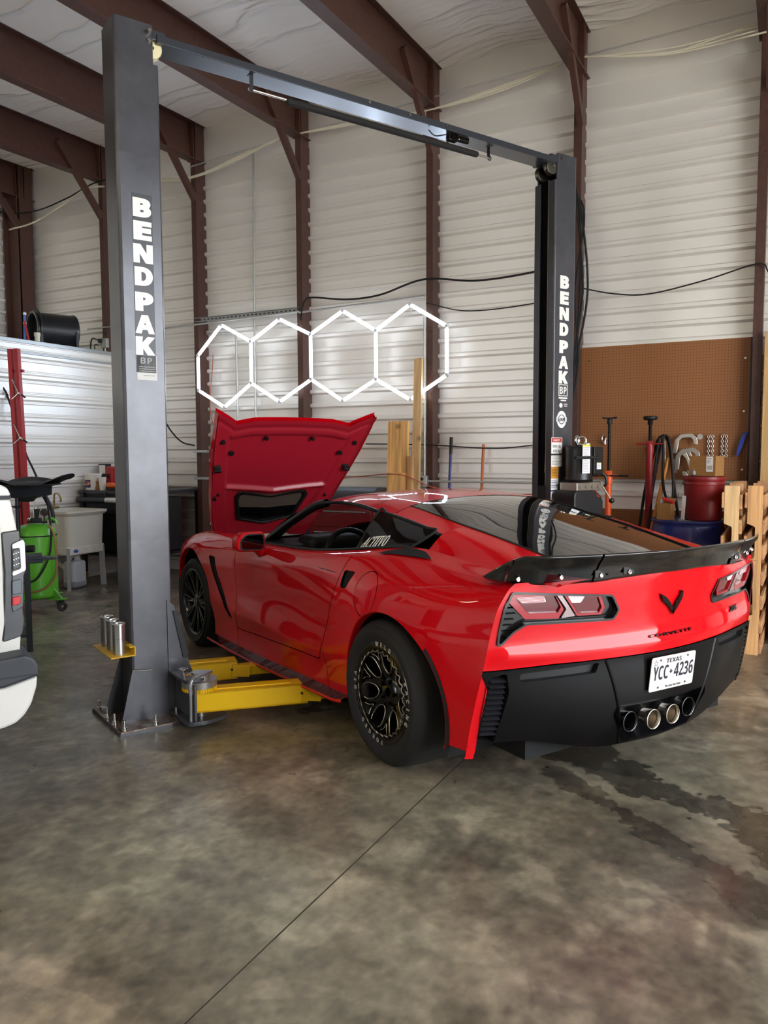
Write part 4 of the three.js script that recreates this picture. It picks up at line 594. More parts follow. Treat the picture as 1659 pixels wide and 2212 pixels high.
function column(right) {
  const g = new THREE.Group(); g.name = 'post'; lift.add(g); const mx = (a) => right ? LS - a : a, flip = (P) => P.map(([a, b]) => [mx(a), b]);
  const cs = (w, lip) => [[w, lip], [w, .010], [w - .006, .002], [w - .010, 0], [.016, 0], [.005, .005], [0, .016], [0, PD - .016], [.005, PD - .005], [.016, PD], [w - .010, PD], [w - .006, PD - .002], [w, PD - .010], [w, PD - lip], [w - .008, PD - lip], [w - .008, PD - .008], [.008, PD - .008], [.008, .008], [w - .008, .008], [w - .008, lip]];
  const main = up90(ext(flip(cs(PW, .062)), LH - .195)), top = up90(ext(flip(cs(.205, .02)), .195)).translate(0, LH - .195, 0);
  obj('column', [uvm(main), uvm(top)], POST, g);
  obj('column_cap', uvm(up90(ext(flip([[.004, .004], [.20, .004], [.20, PD - .004], [.004, PD - .004]]), .006)).translate(0, LH - .012, 0)), POST, g);
  // base plate, gussets, anchor bolts
  obj('base_plate', uvm(up90(ext(flip([[-.108, -.143], [.165, -.143], [.245, -.10], [.28, -.02], [.28, .24], [.245, .318], [.165, .36], [-.118, .36]]), .02, .002))), RUST, g);
  obj('plate_edge', up90(ext(flip([[-.110, -.145], [.166, -.145], [.247, -.102], [.282, -.02], [.282, .24], [.247, .32], [.166, .362], [-.120, .362]]), .014)), POST, g);
  const side = (b, t) => tr(ext((right ? [[LS, .30], [LS + .062, .022], [LS, .022]] : [[0, .30], [-.062, .022], [0, .022]]), t), 0, 0, -b);
  obj('gusset', [uvm(tr(ext(right ? [[LS - .108, .288], [LS - .002, .30], [LS + .062, .022], [LS - .108, .022]] : [[.108, .288], [.002, .30], [-.062, .022], [.108, .022]], .008), 0, 0, .0)), uvm(side(PD - .002, .012)), uvm(tr(ext(right ? [[LS, .36], [LS + .10, .022], [LS, .022]] : [[0, .36], [-.10, .022], [0, .022]], .010), 0, 0, -PD + .03))], POST, g);
  obj('weld_bead', tube(right ? [[LS - .108, .289, .008], [LS - .05, .294, .009], [LS - .002, .300, .008]] : [[.108, .289, .008], [.05, .294, .009], [.002, .300, .008]], .004, 12, 5), mat(0x8f8a84, .5, .5), g);
  for (const [a, b] of [[-.082, -.118], [.082, -.122], [.215, -.066], [-.092, .02], [-.095, .15], [-.098, .30], [.20, .29]]) { const x = mx(a); obj('anchor_bolt', [cy(.017, .017, .003, x, .024, -b, 0, 0, 0, 14), cy(.0135, .0135, .014, x, .032, -b, 0, 0, 0, 6), cy(.0075, .0075, .045, x, .055, -b, 0, 0, 0, 10)], ZINC, g); }
  // letters
  const film = .103; if (!right) obj('label_film', bx(.106, .92, .0012, .123, 2.345, .0008), LBLK, g);
  const L = 'BENDPAK', tops = [2.783, 2.666, 2.549, 2.432, 2.302, 2.185, 2.073];
  const lt = new THREE.Group();
  [...L].forEach((ch, i) => { const t = text(ch, .1, .0012, { fat: .006 }); t.computeBoundingBox(); const b = t.boundingBox; t.scale((ch === 'A' || ch === 'K' || ch === 'N' ? .103 : .096) / (b.max.x - b.min.x), .097 / (b.max.y - b.min.y), 1); obj('letter', tr(t, right ? LS - .122 : .122, tops[i] - .0485, .001), LBLW, g); });
  if (!right) {
    obj('sticker', bx(.106, .128, .0012, .127, 1.910, .0008), mat(0xc9c8c4, .5), g);
    obj('sticker_print', [tr(text('BP', .032, .0008, { w: .062 }), .124, 1.948, .0014), ...[0, 1, 2].map((k) => bx(.085, .004, .0008, .127, 1.915 - k * .011, .0016)), tr(text('DESIGNED IN USA', .006, .0006, { w: .06 }), .138, 1.87, .0014)], mat(0x9a9a98, .6), g);
  } else {
    const cx = LS - .122;
    obj('label_box', [bx(.1, .006, .0012, cx, 1.985 - .017, .001), bx(.1, .006, .0012, cx, 1.885, .001), bx(.006, .085, .0012, cx - .047, 1.926, .001), bx(.006, .085, .0012, cx + .047, 1.926, .001), tr(text('BP', .055, .0012, { w: .075 }), cx, 1.926, .001)], LBLW, g);
    obj('label_print', [bx(.095, .012, .001, cx, 1.868, .001), bx(.06, .010, .001, cx + .005, 1.85, .001), cy(.018, .018, .001, cx - .022, 1.812, .001, PI / 2), bx(.04, .006, .001, cx + .03, 1.822, .001), bx(.034, .006, .001, cx + .03, 1.808, .001)], LBLW, g);
    obj('round_seal', [cy(.052, .052, .001, LS - .135, 1.706, .001, PI / 2, 0, 0, 28).scale(1, 1.25, 1).translate(0, -.4265, 0), bx(.115, .034, .001, LS - .135, 1.706, .001)], LBLW, g);
    obj('seal_print', [tr(text('USA', .02, .0006, { w: .07 }), LS - .135, 1.706, .002), torus(.034, .003, LS - .135, 1.706, .0018, 0, 0, 0, 4, 24)], mat(0x32405a, .6), g);
  }
  return g;
}
column(false); const pR = column(true);
{ // stickers low on the right column: capacity and safety labels
  const tx = canvasTex(256, 1024, (c, w, h) => {
    c.fillStyle = '#efece6'; c.fillRect(0, 0, w, h); const R = (x, y, ww, hh, f) => { c.fillStyle = f; c.fillRect(x, y, ww, hh); };
    R(10, 8, 236, 50, '#b8342c'); c.fillStyle = '#efece6'; c.font = 'bold 34px sans-serif'; c.textAlign = 'center'; c.fillText('CAPACITY', 128, 45);
    c.fillStyle = '#222'; c.font = 'bold 44px sans-serif'; c.fillText('10000 Lbs.', 128, 120); c.fillText('4536 Kg.', 128, 175); R(0, 190, w, 22, '#23232a');
    for (let i = 0; i < 6; i++) R(14, 226 + i * 18, 228 - (i % 3) * 30, 8, '#a9a7a2'); R(0, 345, 176, 140, '#c98a2c'); for (let i = 0; i < 5; i++) R(20, 372 + i * 18, 120, 8, '#8b5a18');
    R(176, 345, 80, 150, '#2c2e36'); for (let i = 0; i < 5; i++) R(8, 500 + i * 22, 160, 10, i % 2 ? '#46506c' : '#9fa5b3'); R(176, 490, 80, 130, '#2c2e36');
    R(0, 618, w, 20, '#39497a'); R(20, 650, 80, 90, '#cfd2d6'); R(140, 650, 90, 90, '#cfd2d6'); R(42, 668, 36, 54, '#54585f'); R(162, 668, 46, 54, '#54585f'); R(0, 752, w, 24, '#23232a'); R(0, 790, 110, 20, '#39497a'); R(16, 822, 80, 70, '#d8c4c0'); R(130, 800, 110, 70, '#bfc1c4'); R(8, 890, 100, 36, '#23232a'); R(110, 905, 146, 26, '#b9a83c'); R(20, 945, 90, 66, '#cfc3c3'); R(140, 945, 90, 66, '#c9a9a6');
  });
  const g = new THREE.PlaneGeometry(.118, .66); g.translate(LS - .185, 1.238, .0016); obj('safety_labels', g, mat(0xffffff, .5, 0, { map: tx }), pR);
}
// overhead beam
obj('overhead_beam', [uvm(rb(LS - 2 * .235 + .02, .040, .010, .002, LS / 2, 3.608, .0)), uvm(rb(LS - 2 * .235 + .02, .006, .15, .002, LS / 2, 3.590, -.072)), uvm(rb(LS - 2 * .235 + .02, .040, .006, .002, LS / 2, 3.608, -.147)), uvm(rb(.12, .05, .19, .004, .215, 3.625, -.10)), uvm(rb(.12, .05, .19, .004, LS - .215, 3.625, -.10))], phys(0x383c43, .3, { metalness: .2, clearcoat: .5, clearcoatRoughness: .2 }), lift);
for (const a of [1.55, 1.86, 2.17]) obj('beam_bolt', cy(.010, .010, .014, a, 3.608, .008, PI / 2, 0, 0, 8), ZINC, lift);
obj('shutoff_bracket', [rb(.022, .11, .004, .001, .774, 3.545, -.03), rb(.022, .006, .06, .001, .774, 3.587, -.03), rb(.004, .09, .028, .002, 2.592, 3.55, -.05), rb(.03, .006, .05, .002, 2.592, 3.587, -.04), torus(.016, .0035, 2.60, 3.512, -.05, 0, 0, 0, 6, 16).scale(1, 1, 1)], POSTD, lift);
obj('shutoff_rod', [rod(V3(.774, 3.512, -.05), V3(2.60, 3.510, -.05), .0075, 10), sp(.014, .774, 3.512, -.045)], mat(0xcfcabc, .3, .9), lift);
obj('padded_bar', [rod(V3(1.022, 3.5055, -.05), V3(2.475, 3.5108, -.05), .021, 16), sp(.021, 1.022, 3.5055, -.05), sp(.021, 2.475, 3.511, -.05)], mat(0x1b1a19, .85), lift);
obj('limit_switch', [rb(.075, .055, .045, .008, 2.235, 3.56, -.02), rb(.11, .05, .035, .022, 2.32, 3.562, -.01), rb(.03, .025, .006, .003, 2.235, 3.548, .006), rod(V3(2.21, 3.53, -.02), V3(2.19, 3.51, -.045), .005)], M.gloss, lift);
obj('beam_cable', tube([[2.19, 3.57, -.02], [2.1, 3.545, -.03], [2.05, 3.575, -.04]], .004), M.black, lift);
// sheaves
const CABM = mat(0x8b867a, .4, .8);
const sheave = (x, y, z, m, ry = 0) => obj('sheave', tr(lathe([[.012, -.02], [.05, -.02], [.056, -.018], [.047, -.004], [.047, .004], [.056, .018], [.05, .02], [.012, .02]], 0, 0, 0, PI / 2, 0, 0, 32), x, y, z, 0, ry), m, lift);
sheave(.205, 3.568, -.045, mat(0xe9dfb0, .5)); sheave(LS - .25, 3.563, -.035, mat(0x6e6a62, .35, .9)); sheave(LS - .21, 3.55, -.16, mat(0x6e6a62, .35, .9));
for (const g of [cy(.012, .012, .05, LS - .25, 3.563, -.02, PI / 2), cy(.010, .010, .05, .178, 3.625, .005, PI / 2, 0, 0, 8), cy(.011, .011, .012, .182, 3.585, .004, PI / 2, 0, 0, 16), cy(.010, .010, .04, LS - .178, 3.632, .005, PI / 2, 0, 0, 8)]) obj('sheave_pin', g, ZINC, lift);
for (const g of [rod(V3(LS - .19, .95, -.105), V3(LS - .19, 3.5, -.105), .0055, 8), rod(V3(.19, .95, -.105), V3(.19, 3.5, -.105), .0055, 8), rod(V3(LS - .19, 1.30, -.105), V3(LS - .19, 1.42, -.105), .011, 10, .006)]) obj('lift_cable', g, CABM, lift);
// carriages, pivots and swing arms (both sides)
function carriage(right) {
  const g = new THREE.Group(); g.name = 'carriage'; lift.add(g); const X = (a) => right ? LS - a : a, flp = (P) => P.map(([a, b]) => [X(a), b]);
  obj('carriage_body', [rb(.19, 1.12, .17, .006, X(.125), .64, -.108)], POSTD, g);
  const wedge = flp([[.20, .66], [.236, .63], [.320, .29], [.335, .25], [.335, .055], [.20, .055]]);
  obj('carriage_plate', [uvm(tr(ext(wedge, .012), 0, 0, -.004)), uvm(tr(ext(wedge, .012), 0, 0, -PD - .006))], POST, g);
  for (const z of [.008, -PD - .012]) obj('wedge_guard', tr(ext(roundPoly(flp([[.228, .60], [.246, .60], [.312, .355], [.300, .325], [.282, .330]]), .008), .010), 0, 0, z), mat(0x1f2226, .6), g);
  obj('pivot_plate', [uvm(up90(ext(roundPoly(flp([[.20, .47], [.30, .47], [.338, .43], [.338, .375], [.27, .30], [.27, -.085], [.338, -.155], [.338, -.21], [.30, -.25], [.20, -.25]]), .02), .014, .002)).translate(0, .252, 0)), uvm(up90(ext(roundPoly(flp([[.20, .50], [.30, .52], [.44, .47], [.44, .34], [.27, .24], [.27, -.03], [.44, -.13], [.44, -.26], [.30, -.30], [.20, -.28]]), .03), .016, .002)).translate(0, .030, 0)), uvm(rb(.014, .19, .78, .003, X(.245), .145, -.108))], POST, g);
  for (const [pb, dir, d2, len] of [[-.185, -.335, 0, .60], [.405, -.27, 0, .46]]) {
    const A = new THREE.Group(); A.name = 'swing_arm'; lift.add(A); const px = X(.305), s = right ? -1 : 1;
    A.position.set(px, 0, -pb); A.rotation.y = right ? PI - dir : dir; // local +x runs out along the arm
    const dz = 0;
    obj('arm_outer', [rb(len, .112, .012, .003, len / 2 - .02, .134, .055), rb(len, .112, .012, .003, len / 2 - .02, .134, -.055), rb(len, .012, .122, .003, len / 2 - .02, .184, 0), rb(len, .012, .122, .003, len / 2 - .02, .084, 0), rb(len * .8, .008, .06, .002, len * .42, .192, 0), rb(.11, .075, .012, .003, len + .0, .128, .064, 0, 0, -.12)], YEL, A);
    obj('arm_extension', [rb(.42, .06, .086, .006, len + .12, .118, 0), rb(.05, .05, .09, .006, len + .33, .115, 0)], YEL, A);
    obj('arm_pin', [cy(.007, .007, .02, len - .055, .14, .062, PI / 2, 0, 0, 12)], M.black, A);
    const teeth = []; for (let k = 0; k < 40; k++) { const a = k * PI / 20; teeth.push(bx(.010, .018, .006, .088 * Math.cos(a), .202, .088 * Math.sin(a), 0, -a)); }
    obj('gear_ring', [cy(.086, .086, .02, 0, .202, 0, 0, 0, 0, 40), teeth], YEL, A);
    obj('restraint_gear', [cy(.095, .092, .036, 0, .230, 0, 0, 0, 0, 40), cy(.055, .055, .03, 0, .262, 0, 0, 0, 0, 30)], mat(0xb3afa8, .42, .8), A);
    obj('pivot_pin', [cy(.042, .042, .014, 0, .280, 0, 0, 0, 0, 30), cy(.03, .03, .20, 0, .13, 0, 0, 0, 0, 20)], mat(0x9b9890, .35, .9), A);
  }
  for (const pb of [-.185, .405]) { const o = pb < 0 ? -1 : 1; obj('release_handle', [bar(lp(X(.36), pb + o * .02, .285), lp(X(.235), pb + o * .10, .285), .028, .012), tube([lp(X(.25), pb + o * .09, .285), lp(X(.225), pb + o * .105, .28), lp(X(.212), pb + o * .11, .25), lp(X(.212), pb + o * .11, .205)], .011, 16, 8), rod(lp(X(.212), pb + o * .11, .21), lp(X(.212), pb + o * .11, .06), .008)], mat(0x8f9094, .35, .7), g); obj('handle_grip', [rb(.042, .014, .022, .006, X(.262), .268, -(pb + .035 * -o), 0, .3)], mat(0xe08a1a, .5), g); obj('spring_bolt', [cy(.024, .024, .004, X(.250), .292, -(pb - o * .085)), cy(.008, .008, .03, X(.250), .275, -(pb - o * .085))], ZINC, g); }
}
carriage(false); carriage(true);
obj('red_label', bx(.09, .075, .001, LS - .16, 1.135, -.018), mat(0x9c1c22, .5), lift);
// yellow holder on the outside of the left column
obj('adapter_holder', [rb(.125, .006, .36, .002, -.066, .402, -.095), rb(.006, .05, .07, .002, -.006, .425, .045), rb(.006, .046, .36, .002, -.004, .424, -.095), rb(.03, .006, .07, .002, -.018, .448, .05)], mat(0xd9a91a, .45), lift);
for (let k = 0; k < 3; k++) {
  const a = -.066, b = -.015 + k * .112, p = lift.localToWorld((lift.updateMatrixWorld(), V3(a, .405, -b)));
  const t = thing('height_adapter', ['nearest zinc tube adapter in the yellow holder on the grey column', 'middle zinc tube adapter in the yellow holder on the grey column', 'farthest zinc tube adapter in the yellow holder on the grey column'][k], 'lift adapter', [p.x, p.y, p.z], LTH, 'zinc lift adapters in the yellow holder');
  obj('tube', lathe([[.020, -.002], [.031, -.002], [.032, .0], [.032, .155], [.034, .157], [.034, .165], [.028, .166], [.027, .155], [.027, .01], [.02, .01]], 0, 0, 0, 0, 0, 0, 32), mat(0xc4c5c4, .28, .95), t);
  obj('seam', torus(.0322, .0008, 0, .085, 0, PI / 2, 0, 0, 4, 32), mat(0x77787a, .4, .8), t);
}
// power unit on the right column
{
  const P = new THREE.Group(); P.name = 'power_unit'; lift.add(P); P.position.set(3.372, 0, .125); const BM = mat(0x101012, .38), S = mat(0xb9b4aa, .3, .9);
  obj('motor', [lathe([[0, .27], [.085, .27], [.098, .255], [.1, .24], [.1, .03], [.105, .02], [.105, 0], [0, 0]], 0, 1.235, 0, 0, 0, 0, 40), rb(.10, .19, .10, .01, .035, 1.40, .0)], BM, P);
  obj('mount_bracket', [rb(.10, .34, .03, .004, .04, 1.28, -.13), rb(.20, .012, .16, .004, .05, 1.32, -.09)], BM, P);
  obj('manifold', [rb(.27, .062, .17, .006, .02, 1.196, 0), ...[-.09, -.03, .04, .11].map((x) => cy(.016, .016, .012, x + .02, 1.196, .088, PI / 2, 0, 0, 14))], S, P);
  obj('neck', cy(.065, .065, .09, 0, 1.14, 0, 0, 0, 0, 30), mat(0x6d6a66, .3, .9), P);
  obj('tank', [tr(ext(roundPoly([[-.165, 0], [.16, 0], [.16, .44], [.10, .50], [.06, .515], [-.14, .515], [-.165, .49]], .03), .19, .012), 0, .655, -.095), ...[-.10, -.06, -.02].map((x) => rb(.012, .34, .01, .005, x, .80, .100))], mat(0x111113, .5), P);
  obj('filler_cap', cy(.032, .032, .016, .105, 1.14, .085, .9, 0, -.5, 24), mat(0xd2261e, .4), P);
  obj('release_lever', [bx(.03, .05, .012, .155, 1.205, .09), rod(V3(.155, 1.20, .096), V3(.235, 1.095, .115), .007), sp(.021, .243, 1.085, .117)], S, P);
  obj('lever_knob', sp(.022, .243, 1.085, .117), BM, P);
  obj('control_box', [rb(.105, .21, .09, .006, .16, 1.39, .01), tube([[.20, 1.30, .02], [.26, 1.27, .04], [.25, 1.20, .05], [.12, 1.20, .06]], .011)], BM, P);
  obj('hydraulic_hose', [rod(V3(-.16, 1.415, .105), V3(.085, 1.415, .105), .012), cy(.014, .014, .02, .088, 1.415, .105, PI / 2)], M.rubber, P);
  obj('lifting_eye', [torus(.032, .009, -.02, 1.545, 0, 0, .3, 0, 8, 20), torus(.03, .008, .01, 1.54, .02, 0, -.9, 0, 8, 20), rb(.03, .05, .03, .006, .04, 1.50, .05)], M.chrome, P);
  const lab = canvasTex(128, 256, (c, w, h) => { c.fillStyle = '#e8e8ea'; c.fillRect(0, 0, w, h); c.fillStyle = '#d9cf4a'; c.fillRect(0, 0, w, 18); c.fillStyle = '#d9b84a'; c.fillRect(0, 110, w, 12); c.fillStyle = '#9ea2ab'; for (let i = 0; i < 16; i++) c.fillRect(10, 26 + i * 14, 105 - (i * 37) % 30, 5); });
  obj('motor_label', [new THREE.PlaneGeometry(.085, .215).translate(-.035, 1.405, .102), new THREE.PlaneGeometry(.05, .05).translate(.165, 1.35, .056), new THREE.PlaneGeometry(.13, .11).translate(.085, .965 - .05, .109)], mat(0xffffff, .5, 0, { map: lab }), P);
}
// ---------------------------------------------------------------- hexagon LED lights in front of the back wall
{
  const z = -7.235, top = 2.935, bot = 2.012;
  const t = thing('hexagon_light', 'row of four joined glowing white hexagon LED tube lights on the back wall', 'light', [0, 0, 0]);
  const E = mat(0xffffff, .4, 0, { emissive: new THREE.Color(0xeaf3ff), emissiveIntensity: 1.5 }), CAP = mat(0xe3e8ee, .5);
  const U = [[-6.205, 2.60], [-5.437, 2.712], [-4.638, 2.735], [-3.839, 2.716], [-3.045, 2.702]], Lw = [[-6.203, 2.195], [-5.436, 2.245], [-4.636, 2.252], [-3.838, 2.215], [-3.043, 2.224]], T = [[-5.85, 2.928], [-5.043, 2.930], [-4.232, 2.950], [-3.447, 2.947]], B = [[-5.826, 1.988], [-5.053, 2.024], [-4.241, 2.009], [-3.443, 1.992]];
  const edges = []; for (let i = 0; i < 5; i++) edges.push([U[i], Lw[i]]); for (let i = 0; i < 4; i++) edges.push([U[i], T[i]], [T[i], U[i + 1]], [Lw[i], B[i]], [B[i], Lw[i + 1]]);
  for (const [a, b] of edges) {
    const A = V3(a[0], a[1], z), C = V3(b[0], b[1], z), d = C.clone().sub(A).normalize(), L = A.distanceTo(C);
    obj('led_tube', rod(A.clone().addScaledVector(d, .022), C.clone().addScaledVector(d, -.022), .019, 12), E, t);
    const l = new THREE.RectAreaLight(0xd2e5ff, 20, L - .05, .034); l.position.copy(A).add(C).multiplyScalar(.5); l.position.z = z + .021; l.lookAt(l.position.x, l.position.y, l.position.z + 1); l.rotateZ(Math.atan2(d.y, d.x)); l.rotateX(0);
    // RectAreaLight shines along its local -z
    l.quaternion.setFromRotationMatrix(new THREE.Matrix4().makeBasis(d.clone(), V3(0, 0, -1).cross(d), V3(0, 0, -1))); scene.add(l); l.name = 'led_tube_light';
  }
  for (const p of [...U, ...Lw, ...T, ...B]) obj('connector', cy(.017, .017, .03, p[0], p[1], z, PI / 2, 0, 0, 16), CAP, t);
  for (const p of T) obj('hanger_wire', [rod(V3(p[0], p[1], z), V3(p[0] + .01, 3.02, ZW + .17), .0016, 5), tube([[p[0], p[1], z], [p[0] + .02, p[1] - .06, z + .02], [p[0] + .035, p[1] - .12, z]], .0025, 8, 5)], CAP, t);
}
// ceiling LED strip fixtures (their reflections show on the rear quarter and window)
for (const [x, z, lab] of [[-1.2, 1.0, 'right'], [-3.6, .9, 'middle'], [-6.2, .8, 'left']]) {
  const y = 4.45, t = thing('strip_light', lab + ' of the three long LED strip lights hung under the roof behind the camera', 'light', [x, y, z], .5);
  obj('housing', rb(.09, .05, 2.45, .012, 0, .03, 0), M.white, t);
  obj('diffuser', rb(.07, .03, 2.4, .012, 0, 0, 0), mat(0xffffff, .4, 0, { emissive: new THREE.Color(0xfff0cc), emissiveIntensity: 12 }), t);
  obj('hanger', [rod(V3(0, .05, -.5), V3(0, .72, -.5), .004), rod(V3(0, .05, .5), V3(0, .72, .5), .004)], M.galv, t);
  const l = new THREE.RectAreaLight(0xfff0d0, 18, .06, 2.36); l.position.set(x, y - .018, z); l.rotation.set(-PI / 2, 0, .5); scene.add(l); l.name = 'strip_light_source';
}
// ---------------------------------------------------------------- things along the back wall, right side
const objs = (name, list, m, parent) => list.map((g) => obj(name, g, m, parent));
const woodT = (r, g, b, k = 1) => tex(128, 512, (x, y) => { const a = fbm(x * 18 + 2 * fbm(x * 2, y * 3), y * 3), c = fbm(x * 5 + 7, y * 1.2 + 3), q = 1 + k * (.45 * (a - .5) + .35 * (c - .5)); const kn = Math.hypot((x - .6) * 1, (y - .37) * 4), kk = kn < .12 ? lerp(.62, 1, kn / .12) : 1; return [r * q * kk, g * q * kk * .99, b * q * kk * .97]; });
const woodM = (r, g, b, k) => mat(0xffffff, .75, 0, { map: woodT(r, g, b, k) });
const uvw = (g, L = 1) => { g.computeBoundingBox(); const b = g.boundingBox, s = b.max.clone().sub(b.min), ax = s.y >= s.x && s.y >= s.z ? 'y' : s.x > s.z ? 'x' : 'z', o = ['x', 'y', 'z'].filter((q) => q !== ax); g = soup(g); const p = g.attributes.position, uv = new Float32Array(p.count * 2), off = rnd() * 3, off2 = rnd(); const get = { x: (i) => p.getX(i), y: (i) => p.getY(i), z: (i) => p.getZ(i) }; for (let i = 0; i < p.count; i++) { uv[2 * i] = off2 + (get[o[0]](i) + get[o[1]](i)) * 3; uv[2 * i + 1] = off + get[ax](i) * .8; } g.setAttribute('uv', new THREE.BufferAttribute(uv, 2)); return g; };
const PINE = woodM(214, 180, 132, .8), PINE2 = woodM(205, 160, 110, 1), PINE3 = woodM(188, 140, 98, 1), CARD = mat(0xa9783f, .85, 0, { map: tex(64, 64, (x, y) => 225 + 50 * (fbm(x * 32, y * 32) - .5)) });
{ // pegboards
  const t = tex(64, 64, (x, y) => { const d = Math.hypot(x - .5, y - .5), n = fbm(x * 32, y * 32); const k = .95 + .2 * (n - .5); return d < .125 ? [38, 22, 12] : [150 * k, 96 * k, 52 * k]; });
  const m = mat(0xffffff, .62, 0, { map: t });
  const pb = (w, h, x, y) => { const g = soup(rb(w, h, .006, .001, x, y, -7.412)); const p = g.attributes.position, uv = g.attributes.uv; for (let i = 0; i < p.count; i++) uv.setXY(i, p.getX(i) / .0254, p.getY(i) / .0254); return g; };
  const a = thing('pegboard', 'large brown hardboard pegboard above the red and orange jack stands', 'pegboard'); obj('panel', pb(1.46, 1.22, -1.04, 1.815), m, a);
  obj('edge_strip', [rb(.012, 1.22, .012, .002, -.315, 1.815, -7.403)], M.darkgrey, a);
  objs('screw', [[-.36, 2.25], [-.36, 1.8], [-.36, 1.3], [-1.68, 2.3]].map(([x, y]) => cy(.009, .009, .004, x, y, -7.407, PI / 2, 0, 0, 10)), M.steel, a);
  one('pegboard', 'lower brown pegboard strip behind the tripod stands below the bare metal wall', 'pegboard', pb(1.46, .93, -1.04, .465), m);
  one('conduit', 'thin grey conduit running under the large pegboard', 'conduit', rod(V3(-1.72, 1.185, -7.39), V3(-.36, 1.185, -7.39), .011), M.conduit);
}
// tripod under-hoist stands
function tripod(name, label, x, z, col, top, collar, tr_, pad, handleY, hl, hm) {
  const t = thing(name, label, 'jack stand', [x, 0, z]);
  obj('tube', [cy(tr_, tr_, collar - .03, 0, .03 + (collar - .03) / 2, 0, 0, 0, 0, 24), cy(tr_ + .006, tr_ + .006, .05, 0, collar - .06, 0, 0, 0, 0, 24), rb(.05, .035, .045, .006, 0, collar + .005, 0)], col, t);
  const th = []; for (let k = 0; k < 26; k++) th.push(torus(.0125, .0022, 0, collar + .03 + k * (top - collar - .05) / 26, 0, PI / 2, 0, 0, 5, 14));
  obj('screw', [rod(V3(0, collar - .1, 0), V3(0, top - .02, 0), .0125, 14), ...th], mat(0x1d1a19, .45, .6), t);
  obj('saddle', pad, mat(0x17171a, .55, .2), t);
  obj('handle', [rod(V3(-hl / 2, handleY, .02), V3(hl / 2, handleY, .02), .007), ...(hm ? [rod(V3(-hl / 2, handleY, .02), V3(-hl / 4, handleY, .02), .010), rod(V3(hl / 4, handleY, .02), V3(hl / 2, handleY, .02), .010)] : [])], hm || col, t);
  if (hm) obj('handle_boss', rb(.16, .02, .03, .006, 0, handleY, 0), col, t);
  for (let k = 0; k < 3; k++) { const a = k * 2 * PI / 3 + .5; obj('foot', [bar(V3(0, .14, 0), V3(.15 * Math.cos(a), .02, .15 * Math.sin(a)), .03, .03), rb(.06, .014, .06, .004, .15 * Math.cos(a), .007, .15 * Math.sin(a))], col, t); }
}
const ORG = mat(0xe2561c, .42), CRED = mat(0x8e1119, .4);
tripod('jack_stand', 'orange tripod support stand with black screw and T-handle by the pegboard', -1.365, -6.80, ORG, 1.742, 1.275, .026, [tr(ext(roundPoly([[-.062, .012], [-.05, -.006], [.05, -.006], [.062, .012], [.03, .004], [-.03, .004]], .004), .06, .002), 0, 1.742, -.03), cy(.02, .024, .05, 0, 1.72, 0)], 1.255, .34, mat(0x1a1616, .5));
tripod('jack_stand', 'dark red support stand with round black pad on top beside the hung hose', -1.085, -7.14, CRED, 1.735, 1.53, .030, [lathe([[0, .025], [.055, .025], [.06, .018], [.06, -.002], [.05, -.008], [.022, -.01], [.022, -.05], [0, -.05]], 0, 1.74, 0, 0, 0, 0, 32)], 1.525, .22);
{ // steel snap hook on the pegboard
  const t = thing('snap_hook', 'chrome spring snap hook hung on the pegboard between motor and orange stand', 'hook', [-1.53, 1.555, -7.40]); obj('hook', [torus(.024, .005, 0, .015, .02, 0, 1.0, 0, 8, 20).scale(1, 1.5, 1), rb(.018, .05, .014, .006, .012, -.01, .02)], M.chrome, t);
}
{ // hoses hung over a peg
  const R = (o, x0, x1, w, r) => tube([[x0 - w, .80, -7.12 + o], [x0 - w * .8, 1.15, -7.22 + o], [x0 - w * .35, 1.52, -7.3 + o], [x0, 1.60, -7.32 + o], [x0 + w * .4, 1.50, -7.28 + o], [x0 + w * .75, 1.15, -7.2 + o], [x1, .88, -7.1 + o]], r, 50, 8);
  const t = thing('air_hose', 'black air hose looped over a peg behind the dark red stand', 'hose'); obj('loop', R(.0, -1.0, -.83, .155, .013), M.rubber, t); obj('loop', R(.03, -.97, -.89, .11, .012), mat(0x2a1c16, .6), t); obj('loop', R(.05, -1.01, -.86, .06, .011), M.rubber, t); obj('hose_end', [cy(.014, .014, .05, -.83, .87, -7.1), tube([[-.98, 1.55, -7.28], [-.97, 1.3, -7.24], [-.985, 1.15, -7.24], [-.97, .99, -7.22]], .005), rb(.03, .07, .02, .008, -.965, 1.0, -7.22)], mat(0xb9b2a2, .4, .6), t);
  const w = thing('wooden_pole', 'yellow wooden tool pole leaning in front of the black hose', 'pole', [0, 0, 0]); obj('pole', rod(V3(-1.16, .0, -6.72), V3(-.945, 1.40, -7.26), .0155, 14), woodM(196, 128, 56, .7), w);
}
